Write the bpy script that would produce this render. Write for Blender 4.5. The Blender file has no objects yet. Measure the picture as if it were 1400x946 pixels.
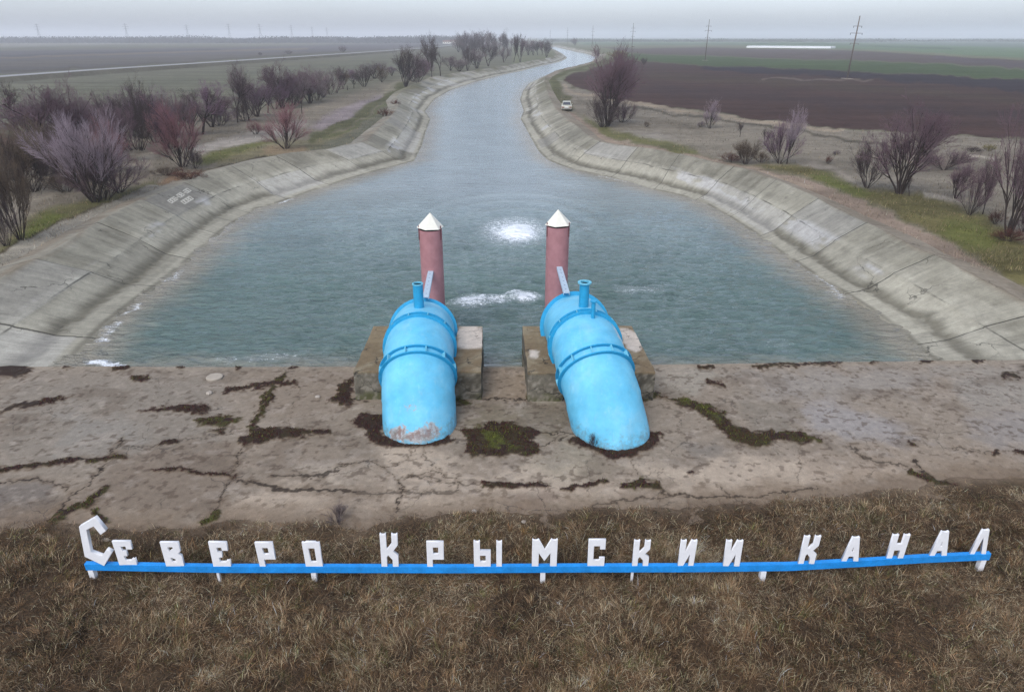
import bpy, bmesh, math, random
import numpy as np
from mathutils import Vector, Matrix

R = math.radians
scn = bpy.context.scene
COL = scn.collection

# ------------------------------------------------------------------ camera geometry (1400x946 frame)
FPX = 933.0
PITCH = R(24.39)
HCAM = 12.0
CX, CY = 700.0, 473.0
cp, sp = math.cos(PITCH), math.sin(PITCH)
ZG = 1.2      # level of the plain
ZW = -0.6     # level of the water

def P(px, py, z=0.0):
    """point at height z seen at that picture position"""
    u = (px - CX) / FPX
    v = -(py - CY) / FPX
    dx, dy, dz = u, cp + v * sp, -sp + v * cp
    k = (z - HCAM) / dz
    return Vector((dx * k, dy * k, z))

def PA(pts, z=0.0):
    a = np.asarray(pts, float)
    u = (a[:, 0] - CX) / FPX
    v = -(a[:, 1] - CY) / FPX
    dx, dy, dz = u, cp + v * sp, -sp + v * cp
    k = (np.asarray(z) - HCAM) / dz
    return np.stack([dx * k, dy * k], 1)

def proj(x, y, z):
    zc = y * cp - (z - HCAM) * sp
    v = y * sp + (z - HCAM) * cp
    zc = np.maximum(zc, 0.5)
    return CX + FPX * x / zc, CY - FPX * v / zc

# ------------------------------------------------------------------ numpy noise
def vnoise(x, y, seed=0):
    x = np.asarray(x, float); y = np.asarray(y, float)
    xi = np.floor(x).astype(np.int64); yi = np.floor(y).astype(np.int64)
    xf = x - xi; yf = y - yi
    def h(a, b):
        n = (a * 374761393 + b * 668265263 + seed * 974634777) & 0xFFFFFFFF
        n = ((n ^ (n >> 13)) * 1274126177) & 0xFFFFFFFF
        n = n ^ (n >> 16)
        return (n & 0xFFFF) / 65535.0
    sx = xf * xf * (3 - 2 * xf); sy = yf * yf * (3 - 2 * yf)
    a = h(xi, yi); b = h(xi + 1, yi); c = h(xi, yi + 1); d = h(xi + 1, yi + 1)
    return (a * (1 - sx) + b * sx) * (1 - sy) + (c * (1 - sx) + d * sx) * sy

def fbm(x, y, seed=0, octv=4, gain=0.5):
    s = 0; a = 1; t = 0
    for o in range(octv):
        s = s + a * vnoise(x * 2 ** o, y * 2 ** o, seed + o * 17); t += a; a *= gain
    return s / t          # 0..1

def sstep(a, b, x):
    t = np.clip((x - a) / (b - a), 0, 1)
    return t * t * (3 - 2 * t)

def seg_dist(px, py, poly, closed=True):
    poly = np.asarray(poly, float); n = len(poly)
    d2 = np.full(px.shape, 1e18)
    for i in range(n if closed else n - 1):
        a = poly[i]; b = poly[(i + 1) % n]
        e = b - a; L = e @ e + 1e-12
        t = np.clip(((px - a[0]) * e[0] + (py - a[1]) * e[1]) / L, 0, 1)
        d2 = np.minimum(d2, (px - a[0] - t * e[0]) ** 2 + (py - a[1] - t * e[1]) ** 2)
    return np.sqrt(d2)

def inside(px, py, poly):
    poly = np.asarray(poly, float); n = len(poly)
    c = np.zeros(px.shape, bool)
    for i in range(n):
        x1, y1 = poly[i]; x2, y2 = poly[(i + 1) % n]
        if y1 == y2: continue
        m = ((y1 > py) != (y2 > py)) & (px < (x2 - x1) * (py - y1) / (y2 - y1) + x1)
        c ^= m
    return c

def pmask(px, py, poly, soft=2.0):
    """0..1 inside a polygon with soft edge; evaluated near the polygon only"""
    poly = np.asarray(poly, float)
    out = np.zeros(px.shape)
    x0, y0 = poly.min(0) - 3 * soft; x1, y1 = poly.max(0) + 3 * soft
    m = (px > x0) & (px < x1) & (py > y0) & (py < y1)
    if not m.any(): return out
    qx, qy = px[m], py[m]
    d = seg_dist(qx, qy, poly); d = np.where(inside(qx, qy, poly), d, -d)
    out[m] = sstep(-soft, soft, d)
    return out

def lmask(px, py, line, w, soft=1.0):
    line = np.asarray(line, float)
    out = np.zeros(px.shape)
    g = w + 3 * soft
    x0, y0 = line.min(0) - g; x1, y1 = line.max(0) + g
    m = (px > x0) & (px < x1) & (py > y0) & (py < y1)
    if not m.any(): return out
    d = seg_dist(px[m], py[m], line, closed=False)
    out[m] = 1 - sstep(w / 2 - soft * .5, w / 2 + soft, d)
    return out

ALB = np.array([.89, .86, .79])
def srgb(r, g, b):
    f = lambda c: (c / 255 / 12.92) if c / 255 <= .04045 else ((c / 255 + .055) / 1.055) ** 2.4
    return np.array([f(r), f(g), f(b)]) * ALB

# ------------------------------------------------------------------ objects
def tag(o, label=None, cat=None, group=None, kind=None):
    if label: o['label'] = label
    if cat: o['category'] = cat
    if group: o['group'] = group
    if kind: o['kind'] = kind
    return o

def empty(name, loc, rz=0.0):
    o = bpy.data.objects.new(name, None); COL.objects.link(o)
    o.empty_display_size = .3
    o.location = loc; o.rotation_euler = (0, 0, rz)
    return o

def link(name, me, mat=None, parent=None, loc=None):
    o = bpy.data.objects.new(name, me); COL.objects.link(o)
    if mat is not None:
        if len(me.materials) == 0: me.materials.append(mat)
    if parent is not None: o.parent = parent
    if loc is not None: o.location = loc
    return o

def np_mesh(name, verts, quads=None, tris=None, cols=None, uv=None, smooth=True, floats=None):
    me = bpy.data.meshes.new(name)
    verts = np.asarray(verts, np.float32)
    nq = 0 if quads is None else len(quads); nt = 0 if tris is None else len(tris)
    loops = []
    if nq: loops.append(np.asarray(quads, np.int32).ravel())
    if nt: loops.append(np.asarray(tris, np.int32).ravel())
    loops = np.concatenate(loops)
    me.vertices.add(len(verts)); me.vertices.foreach_set('co', verts.ravel())
    me.loops.add(len(loops)); me.loops.foreach_set('vertex_index', loops)
    me.polygons.add(nq + nt)
    st = np.concatenate([np.arange(nq) * 4, nq * 4 + np.arange(nt) * 3]).astype(np.int32)
    me.polygons.foreach_set('loop_start', st)
    me.polygons.foreach_set('use_smooth', np.full(nq + nt, smooth))
    if cols is not None:
        at = me.color_attributes.new('Col', 'FLOAT_COLOR', 'POINT')
        c = np.ones((len(verts), 4), np.float32); c[:, :3] = cols
        at.data.foreach_set('color', c.ravel())
    if floats:
        for k, arr in floats.items():
            at = me.attributes.new(k, 'FLOAT', 'POINT')
            at.data.foreach_set('value', np.asarray(arr, np.float32))
    if uv is not None:
        l = me.uv_layers.new(name='UVMap')
        l.data.foreach_set('uv', np.asarray(uv, np.float32)[loops].ravel())
    me.update(calc_edges=True)
    me.validate()
    return me

def grid_quads(nr, nc):
    i = np.arange(nr - 1)[:, None] * nc + np.arange(nc - 1)[None, :]
    i = i.ravel()
    return np.stack([i, i + 1, i + nc + 1, i + nc], 1)

class MB:
    """collects shapes into one mesh"""
    def __init__(s): s.v = []; s.f = []
    def add(s, vs, fs):
        k = len(s.v); s.v += [tuple(v) for v in vs]; s.f += [tuple(i + k for i in f) for f in fs]
    def box(s, c, d, rot=None):
        x, y, z = d[0] / 2, d[1] / 2, d[2] / 2
        vs = [Vector(p) for p in ((-x,-y,-z),(x,-y,-z),(x,y,-z),(-x,y,-z),(-x,-y,z),(x,-y,z),(x,y,z),(-x,y,z))]
        if rot is not None: vs = [rot @ v for v in vs]
        c = Vector(c)
        s.add([v + c for v in vs], [(0,3,2,1),(4,5,6,7),(0,1,5,4),(1,2,6,5),(2,3,7,6),(3,0,4,7)])
    def tube(s, p0, p1, r0, r1=None, n=8, cap=True):
        p0, p1 = Vector(p0), Vector(p1); r1 = r0 if r1 is None else r1
        d = (p1 - p0).normalized()
        a = d.orthogonal().normalized(); b = d.cross(a)
        vs = []
        for p, r in ((p0, r0), (p1, r1)):
            for i in range(n):
                t = 2 * math.pi * i / n
                vs.append(p + (a * math.cos(t) + b * math.sin(t)) * r)
        fs = [(i, (i + 1) % n, n + (i + 1) % n, n + i) for i in range(n)]
        if cap: fs += [tuple(range(n - 1, -1, -1)), tuple(range(n, 2 * n))]
        s.add(vs, fs)
    def lathe(s, prof, n=32, M=None):
        """closed (r,z) profile turned round z"""
        vs = []
        for r, z in prof:
            for i in range(n):
                t = 2 * math.pi * i / n
                v = Vector((r * math.cos(t), r * math.sin(t), z))
                vs.append(M @ v if M is not None else v)
        m = len(prof); fs = []
        for j in range(m):
            k = (j + 1) % m
            for i in range(n):
                i2 = (i + 1) % n
                fs.append((j * n + i, j * n + i2, k * n + i2, k * n + i))
        s.add(vs, fs)
    def mesh(s, name, smooth=False, bevel=0, seg=2):
        me = bpy.data.meshes.new(name)
        me.from_pydata([tuple(v) for v in s.v], [], s.f); me.update()
        bm = bmesh.new(); bm.from_mesh(me)
        bmesh.ops.recalc_face_normals(bm, faces=bm.faces)
        if bevel:
            es = [e for e in bm.edges if len(e.link_faces) == 2 and e.calc_face_angle(0) > .5]
            bmesh.ops.bevel(bm, geom=es, offset=bevel, segments=seg, profile=.6, affect='EDGES', clamp_overlap=True)
        bm.to_mesh(me); bm.free()
        if smooth:
            me.polygons.foreach_set('use_smooth', np.ones(len(me.polygons), bool))
        return me
    def build(s, name, mat, parent=None, smooth=False, bevel=0, seg=2):
        return link(name, s.mesh(name, smooth, bevel, seg), mat, parent)

# ------------------------------------------------------------------ materials
class NT:
    def __init__(s, name):
        s.m = bpy.data.materials.new(name); s.m.use_nodes = True
        s.t = s.m.node_tree; s.n = s.t.nodes; s.l = s.t.links
        s.b = s.n['Principled BSDF']
    def new(s, typ, **kw):
        n = s.n.new(typ)
        for k, v in kw.items():
            if k.startswith('i_'): n.inputs[k[2:].replace('_', ' ')].default_value = v
            else: setattr(n, k, v)
        return n
    def con(s, a, b): s.l.new(a, b)
    def noise(s, scale, detail=6, rough=.6, vec=None, dist=0):
        n = s.new('ShaderNodeTexNoise'); n.inputs['Scale'].default_value = scale
        n.inputs['Detail'].default_value = detail; n.inputs['Roughness'].default_value = rough
        n.inputs['Distortion'].default_value = dist
        if vec is not None: s.con(vec, n.inputs['Vector'])
        return n.outputs['Fac']
    def remap(s, v, a, b, c, d):
        n = s.new('ShaderNodeMapRange'); n.clamp = True
        for k, x in zip(('From Min','From Max','To Min','To Max'), (a, b, c, d)): n.inputs[k].default_value = x
        s.con(v, n.inputs['Value']); return n.outputs['Result']
    def math(s, op, a, b=None):
        n = s.new('ShaderNodeMath', operation=op)
        for i, x in enumerate((a, b)):
            if x is None: continue
            if isinstance(x, (int, float)): n.inputs[i].default_value = x
            else: s.con(x, n.inputs[i])
        return n.outputs[0]
    def mix(s, f, a, b, blend='MIX'):
        n = s.new('ShaderNodeMix', data_type='RGBA', blend_type=blend)
        for sock, x in ((n.inputs[0], f), (n.inputs[6], a), (n.inputs[7], b)):
            if isinstance(x, (int, float)): sock.default_value = x
            elif isinstance(x, (tuple, list, np.ndarray)): sock.default_value = (*[float(q) for q in x[:3]], 1)
            else: s.con(x, sock)
        return n.outputs[2]
    def scale(s, col, f):
        """colour times factor"""
        n = s.new('ShaderNodeVectorMath', operation='SCALE')
        if isinstance(col, (tuple, list, np.ndarray)): n.inputs[0].default_value = [float(q) for q in col[:3]]
        else: s.con(col, n.inputs[0])
        if isinstance(f, (int, float)): n.inputs['Scale'].default_value = f
        else: s.con(f, n.inputs['Scale'])
        return n.outputs[0]
    def obj(s, scale=None):
        t = s.new('ShaderNodeTexCoord').outputs['Object']
        return s.mapping(t, scale) if scale else t
    def mapping(s, vec, scale):
        m = s.new('ShaderNodeMapping'); m.inputs['Scale'].default_value = scale
        s.con(vec, m.inputs['Vector']); return m.outputs[0]
    def geo(s): return s.new('ShaderNodeNewGeometry').outputs['Position']
    def attr(s, name, out='Color'):
        return s.new('ShaderNodeAttribute', attribute_name=name).outputs[out]
    def bump(s, h, strength=.3, dist=.05, prev=None):
        n = s.new('ShaderNodeBump'); n.inputs['Strength'].default_value = strength
        n.inputs['Distance'].default_value = dist; s.con(h, n.inputs['Height'])
        if prev is not None: s.con(prev, n.inputs['Normal'])
        return n.outputs[0]
    def out(s, col=None, rough=.8, normal=None, spec=.3, **kw):
        b = s.b
        if col is not None:
            if isinstance(col, (tuple, list, np.ndarray)): b.inputs['Base Color'].default_value = (*[float(q) for q in col[:3]], 1)
            else: s.con(col, b.inputs['Base Color'])
        if isinstance(rough, (int, float)): b.inputs['Roughness'].default_value = rough
        else: s.con(rough, b.inputs['Roughness'])
        b.inputs['Specular IOR Level'].default_value = spec
        if normal is not None: s.con(normal, b.inputs['Normal'])
        for k, v in kw.items(): b.inputs[k.replace('_', ' ')].default_value = v
        return s.m

def plain(name, col, rough=.7, spec=.3, var=.15, scale=3.0, bump=0.0, metallic=0.0):
    k = NT(name); g = k.obj()
    f = k.remap(k.noise(scale, 8, .65, g), .25, .75, 1 - var, 1 + var)
    f2 = k.remap(k.noise(scale * 9, 4, .6, g), .3, .7, 1 - var * .6, 1 + var * .6)
    c = k.scale(col, k.math('MULTIPLY', f, f2))
    nb = k.bump(k.noise(scale * 6, 5, .6, g), bump, .02) if bump else None
    k.out(c, rough, nb, spec); k.b.inputs['Metallic'].default_value = metallic
    return k.m

# ------------------------------------------------------------------ world, sun, camera
SUN_EL, SUN_ROT = R(50), R(208)      # sun_rotation clockwise from +Y
w = bpy.data.worlds.new('World'); scn.world = w; w.use_nodes = True
nt = w.node_tree; bg = nt.nodes['Background']
sky = nt.nodes.new('ShaderNodeTexSky'); sky.sky_type = 'NISHITA'; sky.sun_disc = False
sky.sun_elevation = SUN_EL; sky.sun_rotation = SUN_ROT
sky.air_density = 1.0; sky.dust_density = 2.0; sky.ozone_density = 1.0; sky.altitude = 0
hs = nt.nodes.new('ShaderNodeHueSaturation'); hs.inputs['Saturation'].default_value = .45
nt.links.new(sky.outputs[0], hs.inputs['Color'])
# a veil of cloud: slow variation over the sky
tc = nt.nodes.new('ShaderNodeTexCoord'); mp = nt.nodes.new('ShaderNodeMapping'); mp.inputs['Scale'].default_value = (1, 1, 3.5)
nz = nt.nodes.new('ShaderNodeTexNoise'); nz.inputs['Scale'].default_value = 2.2; nz.inputs['Detail'].default_value = 5
mr = nt.nodes.new('ShaderNodeMapRange')
for kk, x in zip(('From Min','From Max','To Min','To Max'), (.3, .7, .93, 1.07)): mr.inputs[kk].default_value = x
vm = nt.nodes.new('ShaderNodeVectorMath'); vm.operation = 'SCALE'
nt.links.new(tc.outputs['Generated'], mp.inputs[0]); nt.links.new(mp.outputs[0], nz.inputs['Vector'])
nt.links.new(nz.outputs['Fac'], mr.inputs['Value']); nt.links.new(hs.outputs[0], vm.inputs[0]); nt.links.new(mr.outputs[0], vm.inputs['Scale'])
tv = nt.nodes.new('ShaderNodeVectorMath'); tv.operation = 'MULTIPLY'; tv.inputs[1].default_value = (.90, .965, 1.10)
nt.links.new(vm.outputs[0], tv.inputs[0]); nt.links.new(tv.outputs[0], bg.inputs['Color']); bg.inputs['Strength'].default_value = .15

sl = bpy.data.lights.new('sun', 'SUN'); sl.energy = .95; sl.angle = R(40); sl.color = (1, .93, .82)
so = bpy.data.objects.new('sun', sl); COL.objects.link(so); so.location = (-20, -30, 60)
sd = Vector((math.sin(SUN_ROT) * math.cos(SUN_EL), math.cos(SUN_ROT) * math.cos(SUN_EL), math.sin(SUN_EL)))
so.rotation_euler = sd.to_track_quat('Z', 'Y').to_euler()

cam = bpy.data.cameras.new('camera'); cam.sensor_width = 36; cam.lens = 36 * FPX / 1400
cam.clip_start = .1; cam.clip_end = 30000
co = bpy.data.objects.new('camera', cam); COL.objects.link(co)
co.location = (0, 0, HCAM); co.rotation_euler = (math.pi / 2 - PITCH, 0, 0)
scn.camera = co
scn.view_settings.view_transform = 'Standard'; scn.view_settings.look = 'None'
scn.view_settings.exposure = 0.68; scn.view_settings.gamma = 1.0
scn.view_settings.use_curve_mapping = False
scn.cycles.use_denoising = True; scn.cycles.denoising_prefilter = 'NONE'; scn.cycles.denoising_input_passes = 'RGB_ALBEDO_NORMAL'
scn.cycles.use_adaptive_sampling = False
scn.cycles.max_bounces = 6; scn.cycles.volume_bounces = 5; scn.cycles.transparent_max_bounces = 8

# haze
hb = MB(); hb.box((0, 4500, 23), (19400, 9400, 58))
hm = bpy.data.materials.new('haze'); hm.use_nodes = True
hn = hm.node_tree; hn.nodes.remove(hn.nodes['Principled BSDF'])
pv = hn.nodes.new('ShaderNodeVolumePrincipled'); pv.inputs['Color'].default_value = (.985, .99, 1, 1)
pv.inputs['Density'].default_value = .00040; pv.inputs['Anisotropy'].default_value = .1
hn.links.new(pv.outputs[0], hn.nodes['Material Output'].inputs['Volume'])
tag(hb.build('haze', hm), kind='stuff', label='pale grey haze over the far plain', cat='haze')
#@@SETTING
# ------------------------------------------------------------------ canal banks
def zground(y): return -.12 + (ZG + .12) * sstep(25.0, 36.0, np.asarray(y, float))
def zcrest(y): return .06 + 1.44 * sstep(24.6, 35.0, np.asarray(y, float))

def crest_w(px, py):
    z = 1.5
    for _ in range(12):
        p = P(px, py, z); z = .5 * z + .5 * float(zcrest(p.y))
    return (p.x, p.y)
def water_w(px, py):
    p = P(px, py, ZW); return (p.x, p.y)

def dens_normals(pts, side):
    pts = np.asarray(pts, float)
    d = np.gradient(pts, axis=0); d /= np.linalg.norm(d, axis=1)[:, None]
    n = np.stack([-d[:, 1], d[:, 0]], 1)
    return n * side

# left: near pairs (water, crest) in picture positions, then water only
L_pairs = [((74,521),(-260,501)),((100,495),(-190,492)),((109,479),(-110,450)),((144,443),(-40,411)),((181,414),(-4,386)),((225,383),(66,346)),((256,357),(128,308)),
 ((302,317),(200,270)),((347.5,286),(260,246)),((374,280),(294,232.5)),((434,259),(359,216)),((474,246),(399,209.5)),((520,232.5),(451,204.6)),
 ((566,220.5),(499,192.6)),((576.6,200),(520,172)),((582,180.6),(537,157)),((588.6,163),(544,145)),((581,152.5),(540,136)),((594,136),(549,124)),
 ((616,123.6),(570,114)),((646,113),(598,103.5))]
L_far = [(680,104),(710,98),(742,90),(763.5,85.5),(773,81.5),(775.5,79),(768,73),(753,66)]
R_pairs = [((1312,521),(1640,501)),((1283,495),(1560,495)),((1266,486),(1460,444)),((1233,454),(1385,406)),((1190,423),(1319,371)),((1138,390),(1255,341)),((1103,369),(1211,317)),
 ((1066.7,345),(1157,292)),((1030,318),(1110,268)),((996,296),(1060,246)),((962,277),(1018,231)),((928,267),(975,222)),((894,260),(930,211.5)),
 ((860,248.5),(895,204)),((818.6,239.7),(858,199.5)),((790,233.7),(836,196.5)),((766,226.3),(815,193)),((748,218.6),(804,186)),((736,206.5),(794,177)),
 ((726,189),(779,166)),((718,174),(766,155)),((711.5,163),(757,144.5)),((716,152),(752,134)),((711,137),(747,121)),((715,124),(744.5,110)),((724,114),(746.5,104))]
R_far_c = [(760,97.3),(774,93.3),(790,89.8),(806,85.8),(814,83.4),(819,81.3)]
R_far_w = [(815,78.5),(800,74),(785,71),(770,67.3),(759,64.9)]

LW = [water_w(*a) for a, b in L_pairs]; LC = [crest_w(*b) for a, b in L_pairs]
fw = np.array([LW[-1]] + [water_w(*a) for a in L_far])
fc = fw + dens_normals(fw, 1) * 5.2
LW += [tuple(p) for p in fw[1:]]; LC += [tuple(p) for p in fc[1:]]
RW = [water_w(*a) for a, b in R_pairs]; RC = [crest_w(*b) for a, b in R_pairs]
fc = np.array([RC[-1]] + [crest_w(*a) for a in R_far_c])
fw = fc + dens_normals(fc, 1) * 4.6
RW += [tuple(p) for p in fw[1:]]; RC += [tuple(p) for p in fc[1:]]
fw = np.array([RW[-1]] + [water_w(*a) for a in R_far_w])
fc = fw + dens_normals(fw, -1) * 5.2
RW += [tuple(p) for p in fw[1:]]; RC += [tuple(p) for p in fc[1:]]
for A, B in ((LW, LC), (RW, RC)):       # run on beyond the bend
    d = np.array([-90.0, 520.0])
    A.append(tuple(np.array(A[-1]) + d)); B.append(tuple(np.array(B[-1]) + d))
LW, LC, RW, RC = map(np.array, (LW, LC, RW, RC))

def resample(Wp, Cp):
    mid = (Wp + Cp) / 2
    s = np.concatenate([[0], np.cumsum(np.linalg.norm(np.diff(mid, axis=0), axis=1))])
    ss = [0.0]
    while ss[-1] < s[-1]:
        y = np.interp(ss[-1], s, mid[:, 1])
        ss.append(ss[-1] + float(np.clip(.16 + (y - 25) * .004, .16, 8)))
    ss = np.array(ss); ss[-1] = s[-1]
    f = lambda A: np.stack([np.interp(ss, s, A[:, 0]), np.interp(ss, s, A[:, 1])], 1)
    return ss, f(Wp), f(Cp)

GT = np.array([-.6, -.25, 0, .17, .19, .27, .30, .525, .545, .97, 1.0])
GZ = np.array([-1.2, -.42, 0, .085, .095, .125, .17, .50, .535, .985, 1.0])

def make_bank(name, Wp, Cp, seed, label):
    ss, A, B = resample(Wp, Cp)
    tt = np.concatenate([np.linspace(-.6, -.05, 8), np.linspace(-.03, 1.0, 66)])
    off = np.array([.25, .6, 1.1, 1.8, 2.6])
    n, m = len(ss), len(tt) + len(off)
    V = np.zeros((n, m, 3)); T = np.zeros((n, m))
    d = B - A; L = np.linalg.norm(d, axis=1); dn = d / L[:, None]
    cz = zcrest(B[:, 1])
    S = np.repeat(ss[:, None], m, 1)
    for j, t in enumerate(tt):
        p = A + d * t
        wob = (fbm(ss * .35, np.full(n, t * 2), seed, 3) - .5) * .03
        V[:, j, 0] = p[:, 0]; V[:, j, 1] = p[:, 1]
        V[:, j, 2] = ZW + (cz - ZW) * np.interp(t, GT, GZ) + wob * (.2 + .8 * min(1, max(0, t)))
        T[:, j] = t
    # panels have settled unevenly: a small step at every joint
    pan = np.floor(ss / 6.3 + .3)
    step = (vnoise(pan * 3.7, pan * 0, seed + 5) - .5) * .15
    V[:, :len(tt), 2] += step[:, None] * sstep(.0, .5, np.clip(tt, 0, 1))[None, :]
    lip = (tt > .53) & (tt < 1.1)
    V[:, :len(tt), 2] += lip[None, :] * (vnoise(pan * 2.1, pan * 0 + 3, seed + 9) * .06)[:, None]
    for k, o in enumerate(off):
        j = len(tt) + k
        p = B + dn * o
        V[:, j, 0] = p[:, 0]; V[:, j, 1] = p[:, 1]
        V[:, j, 2] = cz - .03 - .16 * o
        T[:, j] = 1 + o / L
    # colours of the slab itself: algae belt, limewashed belt, grey weathering
    x, y = S, T
    worldx, worldy = V[:, :, 0], V[:, :, 1]
    base = np.array(srgb(147, 144, 132))
    lt = srgb(172, 169, 157); dk = srgb(88, 84, 73); wh = srgb(188, 188, 190); br = srgb(128, 118, 104)
    C = np.repeat(np.repeat(base[None, None, :], n, 0), m, 1)
    def lay(mask, col, k=1.0):
        nonlocal C
        C = C + (col[None, None, :] - C) * (mask * k)[:, :, None]
    n1 = fbm(x * .12, y * 1.2, seed, 4); n2 = fbm(x * 2.2, y * 2.0, seed + 3, 4); n3 = fbm(x * .6, y * 3.0, seed + 8, 4)
    band = lambda a, b, s: sstep(a - s, a + s, y) * (1 - sstep(b - s, b + s, y))
    lay(band(.33, .62, .05) * sstep(.35, .6, n1 + .25), lt, .75)
    lay(sstep(.48, .68, n2) * sstep(.40, .6, y), dk, .30)
    lay(sstep(.5, .66, fbm(x * .5 + 20, y * 1.3, seed + 77, 5)) * sstep(.42, .58, y), dk, .28)
    lay(sstep(.55, .75, n3) * sstep(.5, .6, y), lt, .45)
    wob = (fbm(x * .3, x * 0, seed + 21, 3) - .5) * .12
    yb = y + wob + (fbm(x * 3.2, x * 0 + 5, seed + 27, 3) - .5) * .10
    lay(sstep(.20, .255, yb) * (1 - sstep(.27, .40, yb + (n2 - .5) * .12)), dk, .62)
    lay(band(.03, .19, .02), lt, .55)
    lay(band(.005, .05, .01) * sstep(.3, .5, n3), dk, .5)
    lay(1 - sstep(-.06, .01, y + (n2 - .5) * .05), srgb(120, 112, 96), 1)
    pn = np.repeat(pan[:, None], m, 1)
    lay(sstep(.66, .85, vnoise(pn * 5.1, (y > .54) * 7.0, seed + 31)) * band(.1, .97, .02), wh, .30)
    lay(sstep(.72, .95, vnoise(pn * 3.3, (y > .54) * 3.0 + 9, seed + 37)) * band(.1, .97, .02), dk, .40)
    lay(sstep(.62, .70, fbm(x * .25, y * 3, seed + 40, 4)) * band(.36, .6, .06), wh, .7)
    lay(sstep(.97, 1.02, y) , srgb(*((136, 126, 113) if seed > 20 else (140, 136, 126))), .8)
    lay(sstep(.5, .6, fbm(x * .3, y * 8, seed + 50, 4)) * sstep(.9, 1.02, y), br, .8)
    # streaks across the slope
    st = fbm(x * 5.0, y * .8, seed + 60, 4)
    C *= (1 + (st - .5) * .22)[:, :, None]
    C *= (1 + (vnoise(pn * 7.3, (y > .54) * 5.0 + 2, seed + 91) - .5) * .26)[:, :, None]
    # lining lost farther along, weeds and mud on the slope
    far = sstep(95, 190, worldy)
    lay(sstep(.5, .62, fbm(x * .10, y * 2.0, seed + 70, 4)) * sstep(.45, .8, y) * far, srgb(104, 101, 74), .8)
    C = np.clip(C, .01, .8)
    uv = np.stack([S / 6.3 + .3, T], 2).reshape(-1, 2)
    q = grid_quads(n, m)
    # upward facing
    v = V.reshape(-1, 3)
    a, b, c = v[q[0, 0]], v[q[0, 1]], v[q[0, 2]]
    if np.cross(b - a, c - a)[2] < 0: q = q[:, ::-1]
    me = np_mesh(name, v, q, cols=C.reshape(-1, 3), uv=uv)
    o = link(name, me, M_bank)
    return tag(o, kind='structure', label=label, cat='canal bank')

def bank_material():
    k = NT('bank_concrete'); g = k.geo()
    c = k.attr('Col')
    f = k.remap(k.noise(3.0, 9, .7, g), .25, .75, .80, 1.18)
    f2 = k.remap(k.noise(26, 5, .65, g), .25, .75, .84, 1.14)
    uv = k.new('ShaderNodeUVMap', uv_map='UVMap').outputs[0]
    sx = k.new('ShaderNodeSeparateXYZ'); k.con(uv, sx.inputs[0])
    wob = k.remap(k.noise(1.3, 3, .6, g), 0, 1, -.012, .012)
    u = k.math('ADD', sx.outputs[0], wob)
    fr = k.math('ABSOLUTE', k.math('SUBTRACT', k.math('FRACT', u), .5))
    j1 = k.remap(fr, .4925, .4962, 0, 1)
    tv = k.math('ABSOLUTE', k.math('SUBTRACT', k.math('ADD', sx.outputs[1], k.math('MULTIPLY', wob, .6)), .54))
    j2 = k.remap(tv, .003, .010, .8, 0)
    brk = k.remap(k.noise(.42, 5, .6, g), .47, .60, 0, 1); brk1 = k.remap(k.noise(.5, 4, .6, g), .34, .44, .45, 1)
    jt = k.math('MAXIMUM', k.math('MULTIPLY', j1, brk1), k.math('MULTIPLY', j2, brk))
    # hairline cracks
    vo = k.new('ShaderNodeTexVoronoi', feature='DISTANCE_TO_EDGE'); vo.inputs['Scale'].default_value = .28
    nz = k.new('ShaderNodeTexNoise'); nz.inputs['Scale'].default_value = 1.4; nz.inputs['Detail'].default_value = 5
    k.con(g, nz.inputs['Vector'])
    ad = k.new('ShaderNodeVectorMath', operation='ADD'); k.con(g, ad.inputs[0])
    sc2 = k.scale(nz.outputs['Color'], 1.4); k.con(sc2, ad.inputs[1]); k.con(ad.outputs[0], vo.inputs['Vector'])
    cr = k.math('MULTIPLY', k.remap(vo.outputs['Distance'], .0, .012, .8, 0), k.remap(k.noise(.35, 3, .6, g), .5, .62, 0, 1))
    cr = k.math('MAXIMUM', cr, k.math('MULTIPLY', jt, .85))
    um = k.mapping(uv, (26, 1.1, 1)); um2 = k.mapping(uv, (75, 2.4, 1))
    s1 = k.remap(k.noise(1.0, 5, .65, um), .3, .7, .88, 1.11); s2 = k.remap(k.noise(1.0, 4, .6, um2), .3, .7, .90, 1.09)
    stain = k.remap(k.noise(.45, 7, .7, g), .50, .68, 1, .76)
    stain = k.math('MULTIPLY', stain, k.remap(k.noise(1.7, 6, .7, g), .56, .70, 1, .80))
    col = k.scale(c, k.math('MULTIPLY', k.math('MULTIPLY', f, f2), k.math('MULTIPLY', k.math('MULTIPLY', s1, s2), stain)))
    col = k.mix(cr, col, (.03, .027, .022))
    h = k.math('SUBTRACT', k.noise(14, 8, .7, g), k.math('MULTIPLY', cr, .8))
    return k.out(col, .9, k.bump(h, .5, .03), .2)
M_bank = bank_material()
bankL = make_bank('canal_bank_left', LW, LC, 11, 'cracked grey concrete slope lining the canal below the bare purple bushes')
bankR = make_bank('canal_bank_right', RW, RC, 47, 'cracked grey concrete slope lining the canal below the parked car')

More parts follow.
